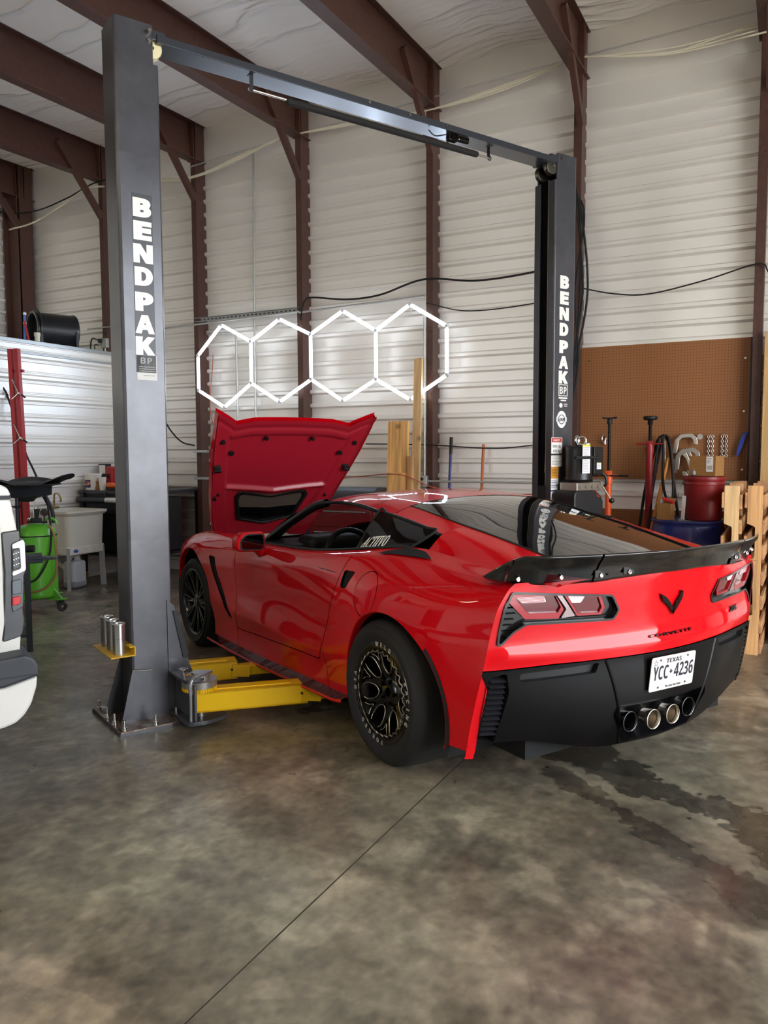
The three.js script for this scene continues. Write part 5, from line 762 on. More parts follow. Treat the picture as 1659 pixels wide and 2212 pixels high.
{ // blue drum with red bucket and boxes
  const bl = phys(0x172a72, .38, { clearcoat: .3 });
  const d = thing('plastic_drum', 'blue plastic drum standing beside the pallets', 'drum', [-.715, 0, -6.74]); obj('body', lathe([[0, .01], [.26, .01], [.275, .03], [.283, .1], [.285, .3], [.279, .31], [.279, .34], [.285, .35], [.285, .60], [.279, .61], [.279, .64], [.285, .65], [.283, .80], [.272, .86], [.268, .885], [.28, .89], [.284, .905], [.276, .915], [.262, .90], [0, .892]], 0, 0, 0, 0, 0, 0, 48), bl, d); obj('bung', [cy(.035, .035, .02, .15, .902, .1), cy(.03, .03, .02, -.16, .902, -.06)], bl, d);
  const b = thing('bucket', 'dark red plastic bucket with lid standing on the blue drum', 'bucket', [-.60, .908, -6.72]); const RB = mat(0x7c0f12, .42); obj('pail', lathe([[0, 0], [.132, 0], [.137, .01], [.152, .28], [.158, .285], [.158, .30], [.152, .302], [.153, .315], [.158, .317], [.158, .33], [.15, .332]], 0, 0, 0, 0, 0, 0, 40), RB, b); obj('lid', lathe([[0, .345], [.14, .345], [.146, .352], [.158, .352], [.162, .345], [.162, .326], [.158, .322]], 0, 0, 0, 0, 0, 0, 40), RB, b); obj('bail', [tube([[-.157, .30, .02], [-.16, .29, .05], [-.175, .22, .09], [-.20, .15, .05]], .003), cy(.012, .012, .012, -.157, .30, .02, 0, 0, PI / 2)], M.galv, b);
  const c = thing('cardboard_box', 'cardboard box with white shipping label on the red bucket', 'box', [-.585, 1.262, -6.73], -.35); obj('carton', [rb(.215, .16, .15, .003, 0, .08, 0)], CARD, c); obj('tape', bx(.04, .001, .152, 0, .161, 0), mat(0x9c7a4a, .3), c); const lb = canvasTex(64, 96, (x, w, h) => { x.fillStyle = '#e9e6e0'; x.fillRect(0, 0, w, h); x.fillStyle = '#55524e'; for (let i = 0; i < 5; i++) x.fillRect(8, 58 + i * 5, 48, 2.4); for (let i = 0; i < 4; i++) x.fillRect(8, 12 + i * 9, 40 - i * 6, 2.5); }); const lg_ = new THREE.PlaneGeometry(.055, .12); lg_.translate(.06, .095, .0765); obj('shipping_label', lg_, mat(0xffffff, .6, 0, { map: lb }), c);
  const e = thing('cardboard_box', 'small open cardboard box on the drum rim left of the red bucket', 'box', [-.865, .915, -6.56], -.25); obj('carton', [rb(.115, .13, .08, .003, 0, .065, 0)], CARD, e); obj('flap', [bx(.09, .002, .05, .02, .15, -.03, .9), bx(.004, .08, .05, -.062, .10, 0, 0, 0, .3)], CARD, e);
  one('scraper', 'small bright red plastic scraper lying on the open cardboard box', 'tool', rb(.10, .022, .03, .006, -.845, 1.07, -6.56, 0, -.2, -.35), mat(0xc81d20, .4));
  one('price_strip', 'white printed plastic strip standing against the red bucket', 'strip', rb(.028, .19, .006, .002, -.735, 1.012, -6.585, 0, -.2, -.05), M.white);
  one('jar', 'small clear jar on the bucket lid beside the shipping box', 'jar', lathe([[0, 0], [.022, 0], [.024, .01], [.024, .035], [.02, .04], [.021, .05], [0, .05]], -.672, 1.262, -6.70, 0, 0, 0, 20), mat(0x9c9a94, .2, .3));
}
{ // locking C-clamps hung on the pegboard
  const cl = (s) => { const P = [[0, 0], [.015, .09], [.05, .125], [.12, .13], [.15, .10], [.155, .055], [.13, .06], [.125, .09], [.11, .105], [.06, .10], [.04, .08], [.028, .0]]; return ext(roundPoly(P.map(([a, b]) => [a * s, b * s]), .008 * s), .012, .003); };
  const handle = (s) => [ext(roundPoly([[0, 0], [.03, -.01], [.09, -.16], [.085, -.19], [.07, -.19], [.03, -.06], [0, -.03]].map(([a, b]) => [a * s, b * s]), .01 * s), .012, .003), tr(ext(roundPoly([[.03, .0], [.05, 0], [.115, -.13], [.11, -.17], [.10, -.165], [.085, -.12]].map(([a, b]) => [a * s, b * s]), .008 * s), .010, .003), 0, 0, .004)];
  const A = thing('locking_clamp', 'upper silver locking C-clamp hanging on the pegboard over the red bucket', 'clamp', [-.925, 1.44, -7.36]); obj('jaw', cl(1.35), mat(0xbcb8ae, .32, .9), A); objs('handle', handle(1.25).map((g) => tr(g, .08, .03, .012)), mat(0xbcb8ae, .32, .9), A);
  const B = thing('locking_clamp', 'lower silver locking C-clamp hanging below the other clamp', 'clamp', [-.905, 1.29, -7.345]); obj('jaw', tr(cl(1.45), 0, 0, 0, 0, 0, .08), mat(0xa9a59b, .36, .9), B); objs('handle', handle(1.2).map((g) => tr(g, .07, .0, .014)), mat(0xa9a59b, .36, .9), B); obj('bar', bar(V3(.01, -.02, .006), V3(.0, .1, .006), .02, .01, V3(0, 0, 1)), mat(0xa9a59b, .36, .9), B);
  one('peg_washer', 'round zinc washer peg at the right of the silver clamps', 'peg', [cy(.024, .024, .012, -.70, 1.585, -7.37, PI / 2, 0, 0, 24), rod(V3(-.70, 1.585, -7.42), V3(-.70, 1.585, -7.37), .005)], M.steel);
  for (const [x, l] of [[-.615, 'left'], [-.505, 'right']]) { const t = thing('chain', l + ' zinc chain hanging from a peg behind the shipping box', 'chain', [x, 1.60, -7.385], 0, 'short chains on the pegboard'); const mk = (dx, k) => tr(new THREE.TorusGeometry(.009, .003, 6, 12).scale(1, 1.6, 1), dx, -.014 - k * .021, .004 * (k % 2), 0, k % 2 ? PI / 2 : 0); for (let k = 0; k < 9; k++) for (const dx of [-.016, .016]) obj('link', mk(dx, k), M.steel, t); obj('peg', rod(V3(0, 0, -.04), V3(0, 0, .03), .004), M.steel, t); }
  const br = thing('brush', 'blue plastic brush handle hanging at the right end of the pegboard', 'brush', [-.375, 1.52, -7.37]); obj('grip', ext(roundPoly([[.045, .10], [.06, .095], [.05, .085], [.025, 0], [-.015, -.10], [-.03, -.11], [-.028, -.06], [-.005, .03], [.02, .095]], .01), .018, .004), mat(0x2342a8, .4), br);
}
// pallets standing on end
function pallet(label, x, z, m, m2, ry = 0) {
  const t = thing('pallet', label, 'pallet', [x, 0, z], ry, 'pallets on end by the drum'); const Hh = 1.214, D = 1.0;
  for (const d of [0, -D / 2, -D + .04]) obj('stringer', uvw(ext([[-.048, 0], [.048, 0], [.048, Hh], [-.048, Hh], [-.048, Hh - .27], [.0, Hh - .29], [.005, Hh - .30], [.005, Hh - .50], [-.002, Hh - .52], [-.048, Hh - .53], [-.048, .5], [.0, .48], [.005, .29], [-.048, .27]].map(([a, b]) => [a, b]), .036, .0015).translate(0, 0, d - .036)), d ? PINE3 : m, t);
  const bd = (s, y, h, mm) => obj('deck_board', uvw(rb(.017, h, D, .002, s * .0572, y, -D / 2)), mm, t);
  [1.10, .92, .74, .555, .38, .21, .06].forEach((y, i) => bd(1, y, .10, i % 2 ? m2 : PINE3)); [1.11, .80, .45, .07].forEach((y, i) => bd(-1, y, .11, i % 2 ? PINE3 : m2));
}
pallet('clean pale pine pallet on end, half hidden by the black spoiler', -.353, -6.04, PINE, PINE2); pallet('weathered brown pallet on end with dark stains, right of the pale pallet', -.205, -6.10, PINE2, PINE3, -.03);
one('plywood_sheet', 'tall plywood sheet standing against the wall at the right edge', 'plywood', uvw(rb(1.22, 2.44, .018, .002, .40, 1.22, -7.20, -.02)), woodM(190, 152, 100, .6));
{ const t = thing('steel_cabinet', 'dark brown steel cabinet in the shade right of the pallets', 'cabinet', [.42, 0, -6.72]); const m = mat(0x3b2d25, .5); obj('body', rb(.80, 1.10, .62, .008, 0, .55, 0), m, t); obj('door', rb(.37, 1.02, .016, .004, -.195, .55, .318), m, t); obj('door', rb(.37, 1.02, .016, .004, .195, .55, .318), m, t); obj('handle', [rb(.015, .12, .02, .005, -.03, .6, .335), rb(.015, .12, .02, .005, .03, .6, .335)], M.steel, t); }
one('plastic_bag', 'crumpled grey plastic bag on the dark cabinet behind the pallets', 'bag', (() => { const g = new THREE.IcosahedronGeometry(.12, 4); const p = g.attributes.position; for (let i = 0; i < p.count; i++) { const x = p.getX(i), y = p.getY(i), z = p.getZ(i), k = 1 + .5 * (fbm(x * 14 + z * 9, y * 14 + 3) - .5); p.setXYZ(i, x * k * 1.3, Math.max(-.02, y * k * .55), z * k); } g.computeVertexNormals(); return g.translate(.12, 1.122, -6.66); })(), mat(0x8f8a82, .5));
// lumber, broom handles, electric box
{
  const L = (label, w, h, d, x, z, lean, m) => { const g = uvw(rb(w, h, d, .003, 0, h / 2, 0)); g.rotateX(lean); g.translate(x, .002 + Math.abs(Math.sin(lean)) * d / 2, z); one('lumber', label, 'lumber', g, m); };
  L('tall thin pine stud leaning at the right end of the hexagon lights', .085, 2.40, .04, -3.335, -7.06, -.06, PINE); L('wide pale pine plank leaning against the wall behind the car roof', .225, 1.77, .04, -3.50, -6.99, -.05, woodM(226, 178, 112, 1)); L('short pine offcut between the wide plank and the tall stud', .06, 1.42, .04, -3.345, -6.98, -.04, PINE2);
  const P = (label, x, top, col, grip, zb = -7.2) => { const t = thing('broom', label, 'broom', [x, 0, zb]); obj('pole', rod(V3(.0, .01, 0), V3(0, top, -.16), .014, 12), col, t); if (grip) obj('grip', rod(V3(0, top - .16, -.146), V3(0, top + .01, -.161), .018, 12), M.black, t); };
  P('blue metal broom stick with black grip leaning on the wall', -3.045, 1.60, mat(0x1d2f7c, .35), 1); P('bare orange wooden broom stick leaning on the wall', -2.70, 1.535, woodM(190, 106, 64, .5), 0);
  const t = thing('outlet_box', 'grey electrical outlet box on the column by the wide plank', 'outlet box', [-3.30, 1.165, -7.25]); obj('box', rb(.085, .115, .06, .006, 0, 0, 0), M.galv, t); obj('cover', rb(.08, .11, .006, .004, 0, 0, .033), mat(0xc9c7c0, .4), t); objs('receptacle', [.024, -.024].map((y) => cy(.017, .017, .006, 0, y, .037, PI / 2, 0, 0, 16)), mat(0x8c8a86, .5), t); obj('plug', [rb(.03, .03, .03, .006, -.005, .024, .05), tube([[-.01, .02, .06], [-.05, .03, .07], [-.06, -.05, .05], [-.05, -.16, .02]], .005)], M.black, t);
  one('conduit', 'vertical grey conduit dropping to the outlet box behind the hexagon lights', 'conduit', [rod(V3(-3.30, 1.22, -7.265), V3(-3.30, 2.82, -7.265), .0115)], M.conduit);
  one('conduit', 'horizontal grey conduit from the outlet box to the black lift column', 'conduit', [rod(V3(-3.26, 1.165, -7.27), V3(-1.86, 1.165, -7.27), .0115)], M.conduit);
  one('extension_cord', 'thin orange cord strung low along the back wall behind the car', 'cord', tube([[-6.1, 2.62, -7.38], [-6.1, 1.8, -7.36], [-5.4, 1.25, -7.3], [-4.8, 1.14, -7.26], [-4.1, 1.20, -7.26], [-3.42, 1.24, -6.94], [-3.1, 1.10, -7.15], [-2.4, 1.05, -7.3], [-1.9, 1.06, -7.3]], .005, 80, 6), mat(0xb5532c, .5));
}
// cables and wiring
{
  const cab = (label, pts, r, m, n = 50) => one('cable', label, 'cable', tube(pts, r, n, 6), m);
  cab('thick black cable sagging between the columns above the hexagon lights', [[-4.77, 2.90, -7.25], [-4.74, 3.08, -7.26], [-4.64, 3.13, -7.26], [-4.2, 3.07, -7.26], [-3.8, 3.08, -7.26], [-3.30, 3.185, -7.26], [-2.75, 3.115, -7.26], [-2.19, 3.135, -7.26], [-1.85, 3.2, -7.26]], .010, M.rubber);
  cab('thin black cable sagging right of the hexagon lights', [[-3.28, 2.95, -7.26], [-2.83, 2.835, -7.27], [-2.18, 2.85, -7.27], [-1.84, 2.93, -7.26]], .006, M.rubber);
  cab('thin black cable sagging across the wall above the pegboard', [[-1.75, 2.95, -7.26], [-1.45, 2.87, -7.27], [-1.14, 2.838, -7.27], [-.69, 2.908, -7.27], [-.28, 3.0, -7.26], [-.2, 2.92, -7.25]], .0065, M.rubber);
  cab('low black cable on the wall behind the broom handles', [[-4.0, 1.55, -7.30], [-3.30, 1.535, -7.27], [-2.6, 1.495, -7.30], [-2.2, 1.52, -7.3], [-1.83, 1.56, -7.27]], .006, M.rubber);
  cab('black cable at the left of the hood hanging behind the grey column', [[-6.9, 2.05, -7.30], [-6.75, 1.78, -7.3], [-6.55, 1.60, -7.3], [-6.32, 1.55, -7.27]], .009, M.rubber);
  // white cable bundle swagged from frame to frame near the roof
  const B = thing('cable_bundle', 'bundle of white electrical cables swagged along the tops of the columns', 'cable');
  for (let k = 0; k < 4; k++) { const j = (q) => (fbm(k * 5 + q, q * 3) - .5) * .09; const pts = [[-6.72, 4.70 + j(1), -7.26], [-6.24, 4.66 + j(2), -7.26], [-5.6, 4.74 + j(3), -7.26], [-4.92, 4.885, -7.26], [-4.80, 4.87, -7.26], [-4.0, 4.83 + j(4), -7.26], [-3.24, 4.81, -7.26], [-2.5, 4.86 + j(5), -7.26], [-1.84, 4.975, -7.26], [-1.70, 4.96, -7.26], [-1.0, 4.86 + j(6) * 1.6, -7.26], [-.25, 4.83 + k * .03, -7.26], [.6, 4.85, -7.26]]; obj('strand', tube(pts, .008, 110, 6), M.romex, B); }
  cab('white and grey cable swagged between the far left columns', [[-9.3, 4.43, -7.15], [-8.9, 4.48, -7.2], [-8.4, 4.62, -7.22], [-7.9, 4.76, -7.2], [-7.6, 4.74, -7.2]], .012, M.romex); cab('black cable above the white one between the far left columns', [[-10.0, 4.62, -6.4], [-9.3, 4.62, -7.0], [-8.9, 4.62, -7.2], [-8.3, 4.70, -7.22], [-7.8, 4.80, -7.2], [-7.4, 4.82, -7.2]].map(([x, y, z]) => [Math.max(x, -9.34), y, z]), .009, M.rubber);
  one('conduit', 'long thin steel rod along the wall just above the white cable bundle', 'conduit', [rod(V3(-6.3, 4.78, -7.28), V3(-4.83, 4.87, -7.28), .008), rod(V3(-4.83, 4.87, -7.28), V3(-1.8, 4.985, -7.28), .008), rod(V3(-1.8, 4.985, -7.28), V3(1.2, 5.06, -7.28), .008)], M.conduit);
  one('conduit', 'tall vertical grey conduit between the second and third hexagon', 'conduit', tube([[-5.44, 4.90, -7.395], [-5.47, 4.86, -7.395], [-5.475, 4.7, -7.395], [-5.50, 3, -7.395], [-5.505, 1.3, -7.395]], .0125, 60, 8), M.conduit);
  one('conduit', 'bent grey conduit dropping behind the first hexagon', 'conduit', tube([[-6.2, 2.87, -7.395], [-5.95, 2.865, -7.395], [-5.82, 2.85, -7.395], [-5.77, 2.79, -7.395], [-5.765, 2.6, -7.395], [-5.765, 1.3, -7.395]], .0125, 60, 8), M.conduit);
  const s = thing('strut_channel', 'slotted galvanised strut channel above the first two hexagons', 'strut'); const sl = []; for (let k = 0; k < 26; k++) sl.push([-6.27 + k * .0575, 3.022 - k * .0012]); obj('channel', [rb(1.50, .005, .04, .001, -5.55, 3.045, -7.29), rb(1.50, .005, .04, .001, -5.55, 3.003, -7.29), rb(1.50, .045, .003, .001, -5.55, 3.024, -7.308)], M.galv, s); for (const [x] of sl) obj('slot', rb(.03, .014, .002, .0009, x, 3.024, -7.3055), M.darkgrey, s);
  one('conduit', 'horizontal grey conduit the hexagon lights hang from', 'conduit', [rod(V3(-6.9, 2.955, -7.27), V3(-4.8, 3.0, -7.27), .011), rod(V3(-4.8, 2.985, -7.26), V3(-3.3, 3.02, -7.26), .011)], M.conduit);
  objs('wall_bracket', [[-6.27, 1.48], [-6.27, 1.16]].map(([x, y]) => rb(.20, .03, .05, .003, x + .06, y, -7.26)), M.galv, scene).forEach((o, i) => tag(o, ['upper galvanised bracket on the column left of the open hood', 'lower galvanised bracket on the column left of the open hood'][i], 'bracket'));
  // hoses hanging down the column behind the black lift column
  const h = thing('hydraulic_hoses', 'black hoses hanging down the column behind the black lift column', 'hose'); for (let k = 0; k < 4; k++) obj('hose', tube([[-1.80 + k * .01, 3.92 - k * .05, -7.20], [-1.75 + k * .018, 3.55, -7.18], [-1.70 + k * .022 * (k % 2 ? -1 : 1), 2.9, -7.18], [-1.77 + k * .015, 2.3, -7.16], [-1.80 + k * .012, 1.9, -7.1], [-1.79, 1.5 + k * .05, -7.05]], .010, 50, 7), M.rubber, h); obj('strap', rod(V3(-1.83, 4.0, -7.24), V3(-1.81, 3.88, -7.22), .012), M.galv, h);
  // red cabinet, jugs and crate seen through the car windows
  const c = thing('tool_chest', 'red tool chest with a dark grey lid behind the car roof', 'tool chest', [-4.02, 0, -7.05]); const CR = mat(0x7d1318, .4); obj('body', rb(.77, .92, .52, .01, 0, .50, 0), CR, c); for (let k = 0; k < 4; k++) { const d = obj('drawer', rb(.72, .19, .016, .004, 0, .16 + k * .215, .268), CR, c); obj('pull', rb(.6, .018, .02, .005, 0, .22 + k * .215, .28), M.steel, d); } obj('lid', tr(ext(roundPoly([[-.28, 0], [.28, 0], [.27, .05], [.16, .13], [-.2, .15], [-.28, .10]], .04), .78, .006), -.39, .965, 0, 0, PI / 2), mat(0x3c3d40, .5), c); objs('foot', [[-.36, -.2], [.36, -.2], [-.36, .2], [.36, .2]].map(([x, z]) => cy(.035, .035, .045, x, .0225, z)), M.black, c);
  const jug = (label, x, z, m, hgt) => { const j = thing('jug', label, 'jug', [x, 0.52, z]); obj('body', rb(.15, hgt, .11, .03, 0, hgt / 2, 0), m, j); obj('cap', cy(.025, .025, .03, .02, hgt + .012, 0), M.black, j); };
  const sh = thing('low_bench', 'low dark bench behind the car carrying jugs', 'bench', [-4.585, 0, -7.06]); obj('top', rb(.34, .04, .4, .004, 0, .50, 0), M.darkgrey, sh); objs('leg', [[-.14, -.16], [.14, -.16], [-.14, .16], [.14, .16]].map(([x, z]) => rb(.04, .48, .04, .004, x, .24, z)), M.darkgrey, sh);
  jug('blue plastic jug on the low bench seen through the car window', -4.50, -7.03, mat(0x1e3f93, .4), .27); jug('white plastic jug on the low bench seen through the car window', -4.67, -7.05, mat(0xc9c8bf, .5), .25);
}
// ---------------------------------------------------------------- left cluster: bench, sink, oil drainer, stand, fan, white truck
{
  const DKS = mat(0x24252a, .45, .2), t = thing('workbench', 'long dark steel workbench along the back wall behind the grey column', 'workbench', [-6.83, 0, -6.9]);
  obj('top', rb(.99, .035, 1.0, .006, 0, 1.018, 0), mat(0x34353a, .4, .3), t); obj('back_panel', rb(.94, .22, .02, .004, 0, .88, .44), DKS, t);
  objs('leg', [[-.46, .46], [.46, .46], [-.46, -.46], [.46, -.46]].map(([x, z]) => rb(.05, .92, .05, .004, x, .54, z)), DKS, t); obj('shelf', rb(.92, .03, .92, .004, 0, .30, 0), DKS, t); objs('drawer_unit', [.27, -.10].map((x) => rb(.34, .62, .60, .006, x, .64, .1)), DKS, t); for (let k = 0; k < 5; k++) obj('drawer_edge', rb(.30, .006, .01, .002, .27, .40 + k * .12, .406), mat(0x50525a, .4, .5), t);
  for (const [x, z] of [[-.46, .46], [.46, .46], [-.46, -.46], [.46, -.46]]) obj('caster', tr(new THREE.TorusGeometry(.03, .014, 8, 18), x, .044, z, 0, PI / 2), mat(0x9a7c4f, .6), t);
  const y = 1.037;
  const b = thing('bucket', 'white plastic tub with printed label on the dark workbench', 'bucket', [-7.19, y, -6.51]); obj('pail', lathe([[0, 0], [.078, 0], [.084, .008], [.093, .17], [.099, .172], [.099, .188], [.092, .19], [.088, .175]], 0, 0, 0, 0, 0, 0, 32), mat(0xdcd8cd, .5), b); obj('bail', tube([[-.09, .165, .02], [-.08, .10, .075], [.0, .06, .10], [.07, .10, .085], [.09, .165, .03]], .003), M.white, b); const lb = canvasTex(96, 64, (c) => { c.fillStyle = '#3b2b55'; c.fillRect(0, 0, 96, 64); c.fillStyle = '#b5503c'; c.fillRect(8, 12, 34, 34); c.fillStyle = '#c56a4c'; c.fillRect(50, 14, 34, 30); }); const g = new THREE.CylinderGeometry(.0905, .0875, .09, 16, 1, true, -.5, 1.0); g.translate(0, .075, 0); obj('tub_label', g, mat(0xffffff, .5, 0, { map: lb }), b);
  const c = thing('paper_cup', 'white paper cup with a brush beside the tub on the workbench', 'cup', [-7.03, y, -6.50]); obj('cup', lathe([[0, 0], [.032, 0], [.045, .15], [.048, .152], [.043, .15], [.031, .006], [0, .006]], 0, 0, 0, 0, 0, 0, 24), mat(0xe2dfd6, .55), c); obj('brush', [rb(.03, .10, .02, .006, -.055, .055, .02, 0, 0, .1), rb(.045, .05, .022, .006, -.062, .012, .02)], woodM(150, 104, 60, .6), c);
  const d = thing('boxed_bottle', 'black and white boxed product standing behind the paper cup', 'box', [-7.22, y, -6.72]); obj('box', rb(.125, .30, .08, .004, 0, .15, 0), mat(0x16161a, .45), d); obj('panel_print', [bx(.10, .10, .001, 0, .235, .041), bx(.10, .02, .001, 0, .02, .041), bx(.03, .02, .001, .03, .12, .041)], M.white, d);
  const e = thing('tool_case', 'red tool case standing next to the boxed product on the workbench', 'case', [-7.08, y, -6.70]); obj('case', rb(.10, .27, .12, .02, 0, .135, 0), mat(0xa6161c, .4), e); obj('latch', rb(.03, .05, .015, .004, 0, .16, .063), M.black, e);
  const f = thing('cordless_tool', 'orange and black cordless tool lying on the workbench near the column', 'power tool', [-6.90, y, -6.50]); obj('tool_body', rb(.11, .06, .07, .025, 0, .06, 0), mat(0xd9661a, .45), f); obj('battery', rb(.08, .03, .06, .006, 0, .015, 0), M.black, f);
  const k = new THREE.Group(); k.name = 'pipe_rack'; k.position.set(-.14, 0, .53); t.add(k); obj('pipe', rod(V3(-.32, .93, 0), V3(.14, .93, .0), .032, 16), mat(0x3a3b3f, .35, .6), k); obj('pipe_end', rod(V3(.14, .93, 0), V3(.32, .93, 0), .038, 16), M.steel, k); obj('hook', [rb(.02, .1, .02, .003, -.25, .975, -.02), rb(.02, .1, .02, .003, .1, .975, -.02)], DKS, k);
}
{ // laundry sink
  const t = thing('utility_sink', 'white plastic laundry sink on grey legs by the partition', 'sink', [-7.005, 0, -6.0]), W = mat(0xe4dfd2, .5, 0, { map: tex(128, 128, (x, y) => 235 + 36 * (fbm(x * 32, y * 4) - .5)) }), G = mat(0x8d8f92, .5);
  const lo = .40, hi = .845, a0 = .245, a1 = .275, tub = []; // tapered open tub
  const ring = (s, y, r) => roundPoly([[-s, -s], [s, -s], [s, s], [-s, s]], r, 5).map(([x, z]) => V3(x, y, z));
  const R = [ring(a0, lo + .02, .06), ring(a1 - .012, hi - .05, .07), ring(a1, hi - .045, .07), ring(a1 + .018, hi - .02, .07), ring(a1 + .018, hi, .07), ring(a1 - .02, hi, .07), ring(a0 - .02, lo + .05, .06)]; const P = []; for (let i = 0; i < R.length - 1; i++) for (let j = 0; j < R[0].length; j++) { const k = (j + 1) % R[0].length; for (const v of [R[i][j], R[i][k], R[i + 1][k], R[i][j], R[i + 1][k], R[i + 1][j]]) P.push(v.x, v.y, v.z); } const g = new THREE.BufferGeometry(); g.setAttribute('position', new THREE.Float32BufferAttribute(P, 3)); g.computeVertexNormals();
  obj('tub', [g, bx(a0 * 1.8, .01, a0 * 1.8, 0, lo + .045, 0), rb(a0 * 2 + .01, .10, a0 * 2 + .01, .02, 0, lo + .02, 0)], W, t);
  for (const [x, z] of [[-1, -1], [1, -1], [-1, 1], [1, 1]]) obj('leg', bar(V3(x * .225, lo + .05, z * .225), V3(x * .235, 0, z * .235), .035, .06), G, t);
  obj('faucet', [rod(V3(-.24, hi, 0), V3(-.24, hi + .10, 0), .012), tube([[-.24, hi + .08, 0], [-.2, hi + .17, .02], [-.1, hi + .17, .05], [-.05, hi + .11, .06]], .009), rb(.04, .03, .14, .01, -.25, hi + .02, 0), sp(.014, -.06, hi + .10, .06)], mat(0xa08c58, .35, .9), t); obj('maker_badge', [cy(.03, .03, .003, .255, lo + .02, .15, 0, 0, PI / 2, 24).scale(1, .6, 1).translate(0, .165, 0)], mat(0x2b4ea0, .5), t);
  obj('drain_pipe', [cy(.025, .025, .2, 0, .33, 0), tube([[0, .25, 0], [0, .18, 0], [-.06, .15, 0], [-.12, .2, 0], [-.2, .25, 0]], .022)], mat(0xd9d6cc, .5), t);
  const j = thing('jug', 'translucent white jug standing on the floor under the laundry sink', 'jug', [-6.885, 0, -5.94], .2); obj('body', [rb(.16, .30, .22, .04, 0, .15, 0)], mat(0xb4b6b8, .45), j); obj('liquid_band', rb(.162, .10, .222, .035, 0, .052, 0), mat(0x8a8f97, .45), j); obj('neck', [cy(.026, .04, .05, 0, .32, -.05), cy(.028, .028, .025, 0, .352, -.05), tube([[0, .30, .08], [0, .345, .06], [0, .345, .0], [0, .31, -.03]], .012)], mat(0xc9cacc, .45), j);
}
{ // green waste-oil drainer with catch bowl
  const t = thing('oil_drainer', 'bright green wheeled oil drain tank with black catch bowl', 'oil drainer', [-6.21, 0, -4.93], .6), GR = phys(0x5cae2c, .35, { clearcoat: .4 }), K = mat(0x16171a, .5);
  obj('tank', lathe([[0, .115], [.15, .118], [.175, .14], [.178, .16], [.178, .70], [.182, .702], [.182, .715], [.176, .72], [.165, .765], [.12, .80], [.05, .815], [0, .817]], 0, 0, 0, 0, 0, 0, 44), GR, t); obj('band', torus(.181, .006, 0, .706, 0, PI / 2, 0, 0, 6, 44), K, t);
  for (let k = 0; k < 4; k++) { const a = k * PI / 2 + .4, c = Math.cos(a), s = Math.sin(a); obj('outrigger', [rb(.16, .012, .09, .003, .21 * c, .115, .21 * s, 0, -a), tr(ext([[0, 0], [.1, 0], [0, .1]], .008), .17 * c, .12, .17 * s, 0, -a)], GR, t); obj('caster', [tr(new THREE.TorusGeometry(.03, .016, 8, 18), .26 * c, .046, .26 * s, 0, a), rb(.04, .05, .035, .005, .25 * c, .085, .25 * s, 0, -a)], k % 2 ? mat(0x77706a, .4, .6) : K, t); }
  obj('valve_block', [rb(.10, .05, .04, .008, .02, .845, .04), rod(V3(-.06, .83, .04), V3(.12, .83, .06), .011), cy(.032, .032, .03, .10, .92, .07, 1.3, .3), rod(V3(.10, .82, .07), V3(.10, .90, .07), .008), cy(.028, .012, .09, .03, .905, .05)], K, t);
  obj('gauge_face', cy(.026, .026, .004, .112, .925, .086, 1.3, .3), mat(0x2f2d2a, .2, .5), t); obj('handle_loop', [torus(.06, .012, .13, .80, 0, 0, 0, 0, 6, 20, PI)], GR, t); obj('fittings', [sp(.016, -.04, .86, .05), sp(.014, .05, .96, .06), rod(V3(.0, .86, .05), V3(.02, 1.10, .05), .006)], M.chrome, t);
  obj('mast', [rod(V3(-.10, .45, .17), V3(-.10, 1.20, .17), .018), rb(.05, .02, .05, .005, -.10, .98, .17), rod(V3(-.15, .985, .19), V3(-.05, .985, .19), .006)], mat(0x1c2028, .35, .4), t);
  obj('catch_bowl', lathe([[.03, 1.02], [.06, 1.02], [.09, 1.05], [.17, 1.07], [.22, 1.08], [.225, 1.16], [.30, 1.175], [.305, 1.185], [.21, 1.18], [.20, 1.10], [.03, 1.06]], -.06, 0, .05, 0, 0, 0, 40), mat(0x22252b, .5), t);
  const fl = new THREE.CircleGeometry(.33, 40, 0, PI * 2); const fg = new THREE.RingGeometry(.02, .335, 48, 10); fg.rotateX(-PI / 2); const p = fg.attributes.position; for (let i = 0; i < p.count; i++) { const x = p.getX(i), z = p.getZ(i), r = Math.hypot(x, z), a = Math.atan2(z, x); p.setXYZ(i, x * (1 + .25 * smooth(.2, .33, r) * Math.max(0, Math.cos(a + .4))), 1.19 + .035 * Math.sin(a * 3 + 1) * smooth(.1, .3, r) + .05 * smooth(.24, .33, r) * Math.max(0, Math.cos(a + .4)) - .01, z); } fg.computeVertexNormals(); obj('splash_sheet', fg.translate(-.05, .02, .04), mat(0x111215, .7), t);
  obj('drain_hose', [tube([[.15, .80, .10], [.20, .72, .14], [.215, .55, .15], [.205, .35, .15], [.13, .24, .17], [.0, .20, .20], [-.1, .22, .18]], .011, 50, 8)], mat(0x8a6a3a, .5), t); obj('air_hose', tube([[.10, 1.05, -.02], [.14, .9, .06], [.17, .7, .12], [.15, .5, .17], [.05, .32, .2], [-.1, .28, .19]], .009, 50, 8), M.rubber, t);
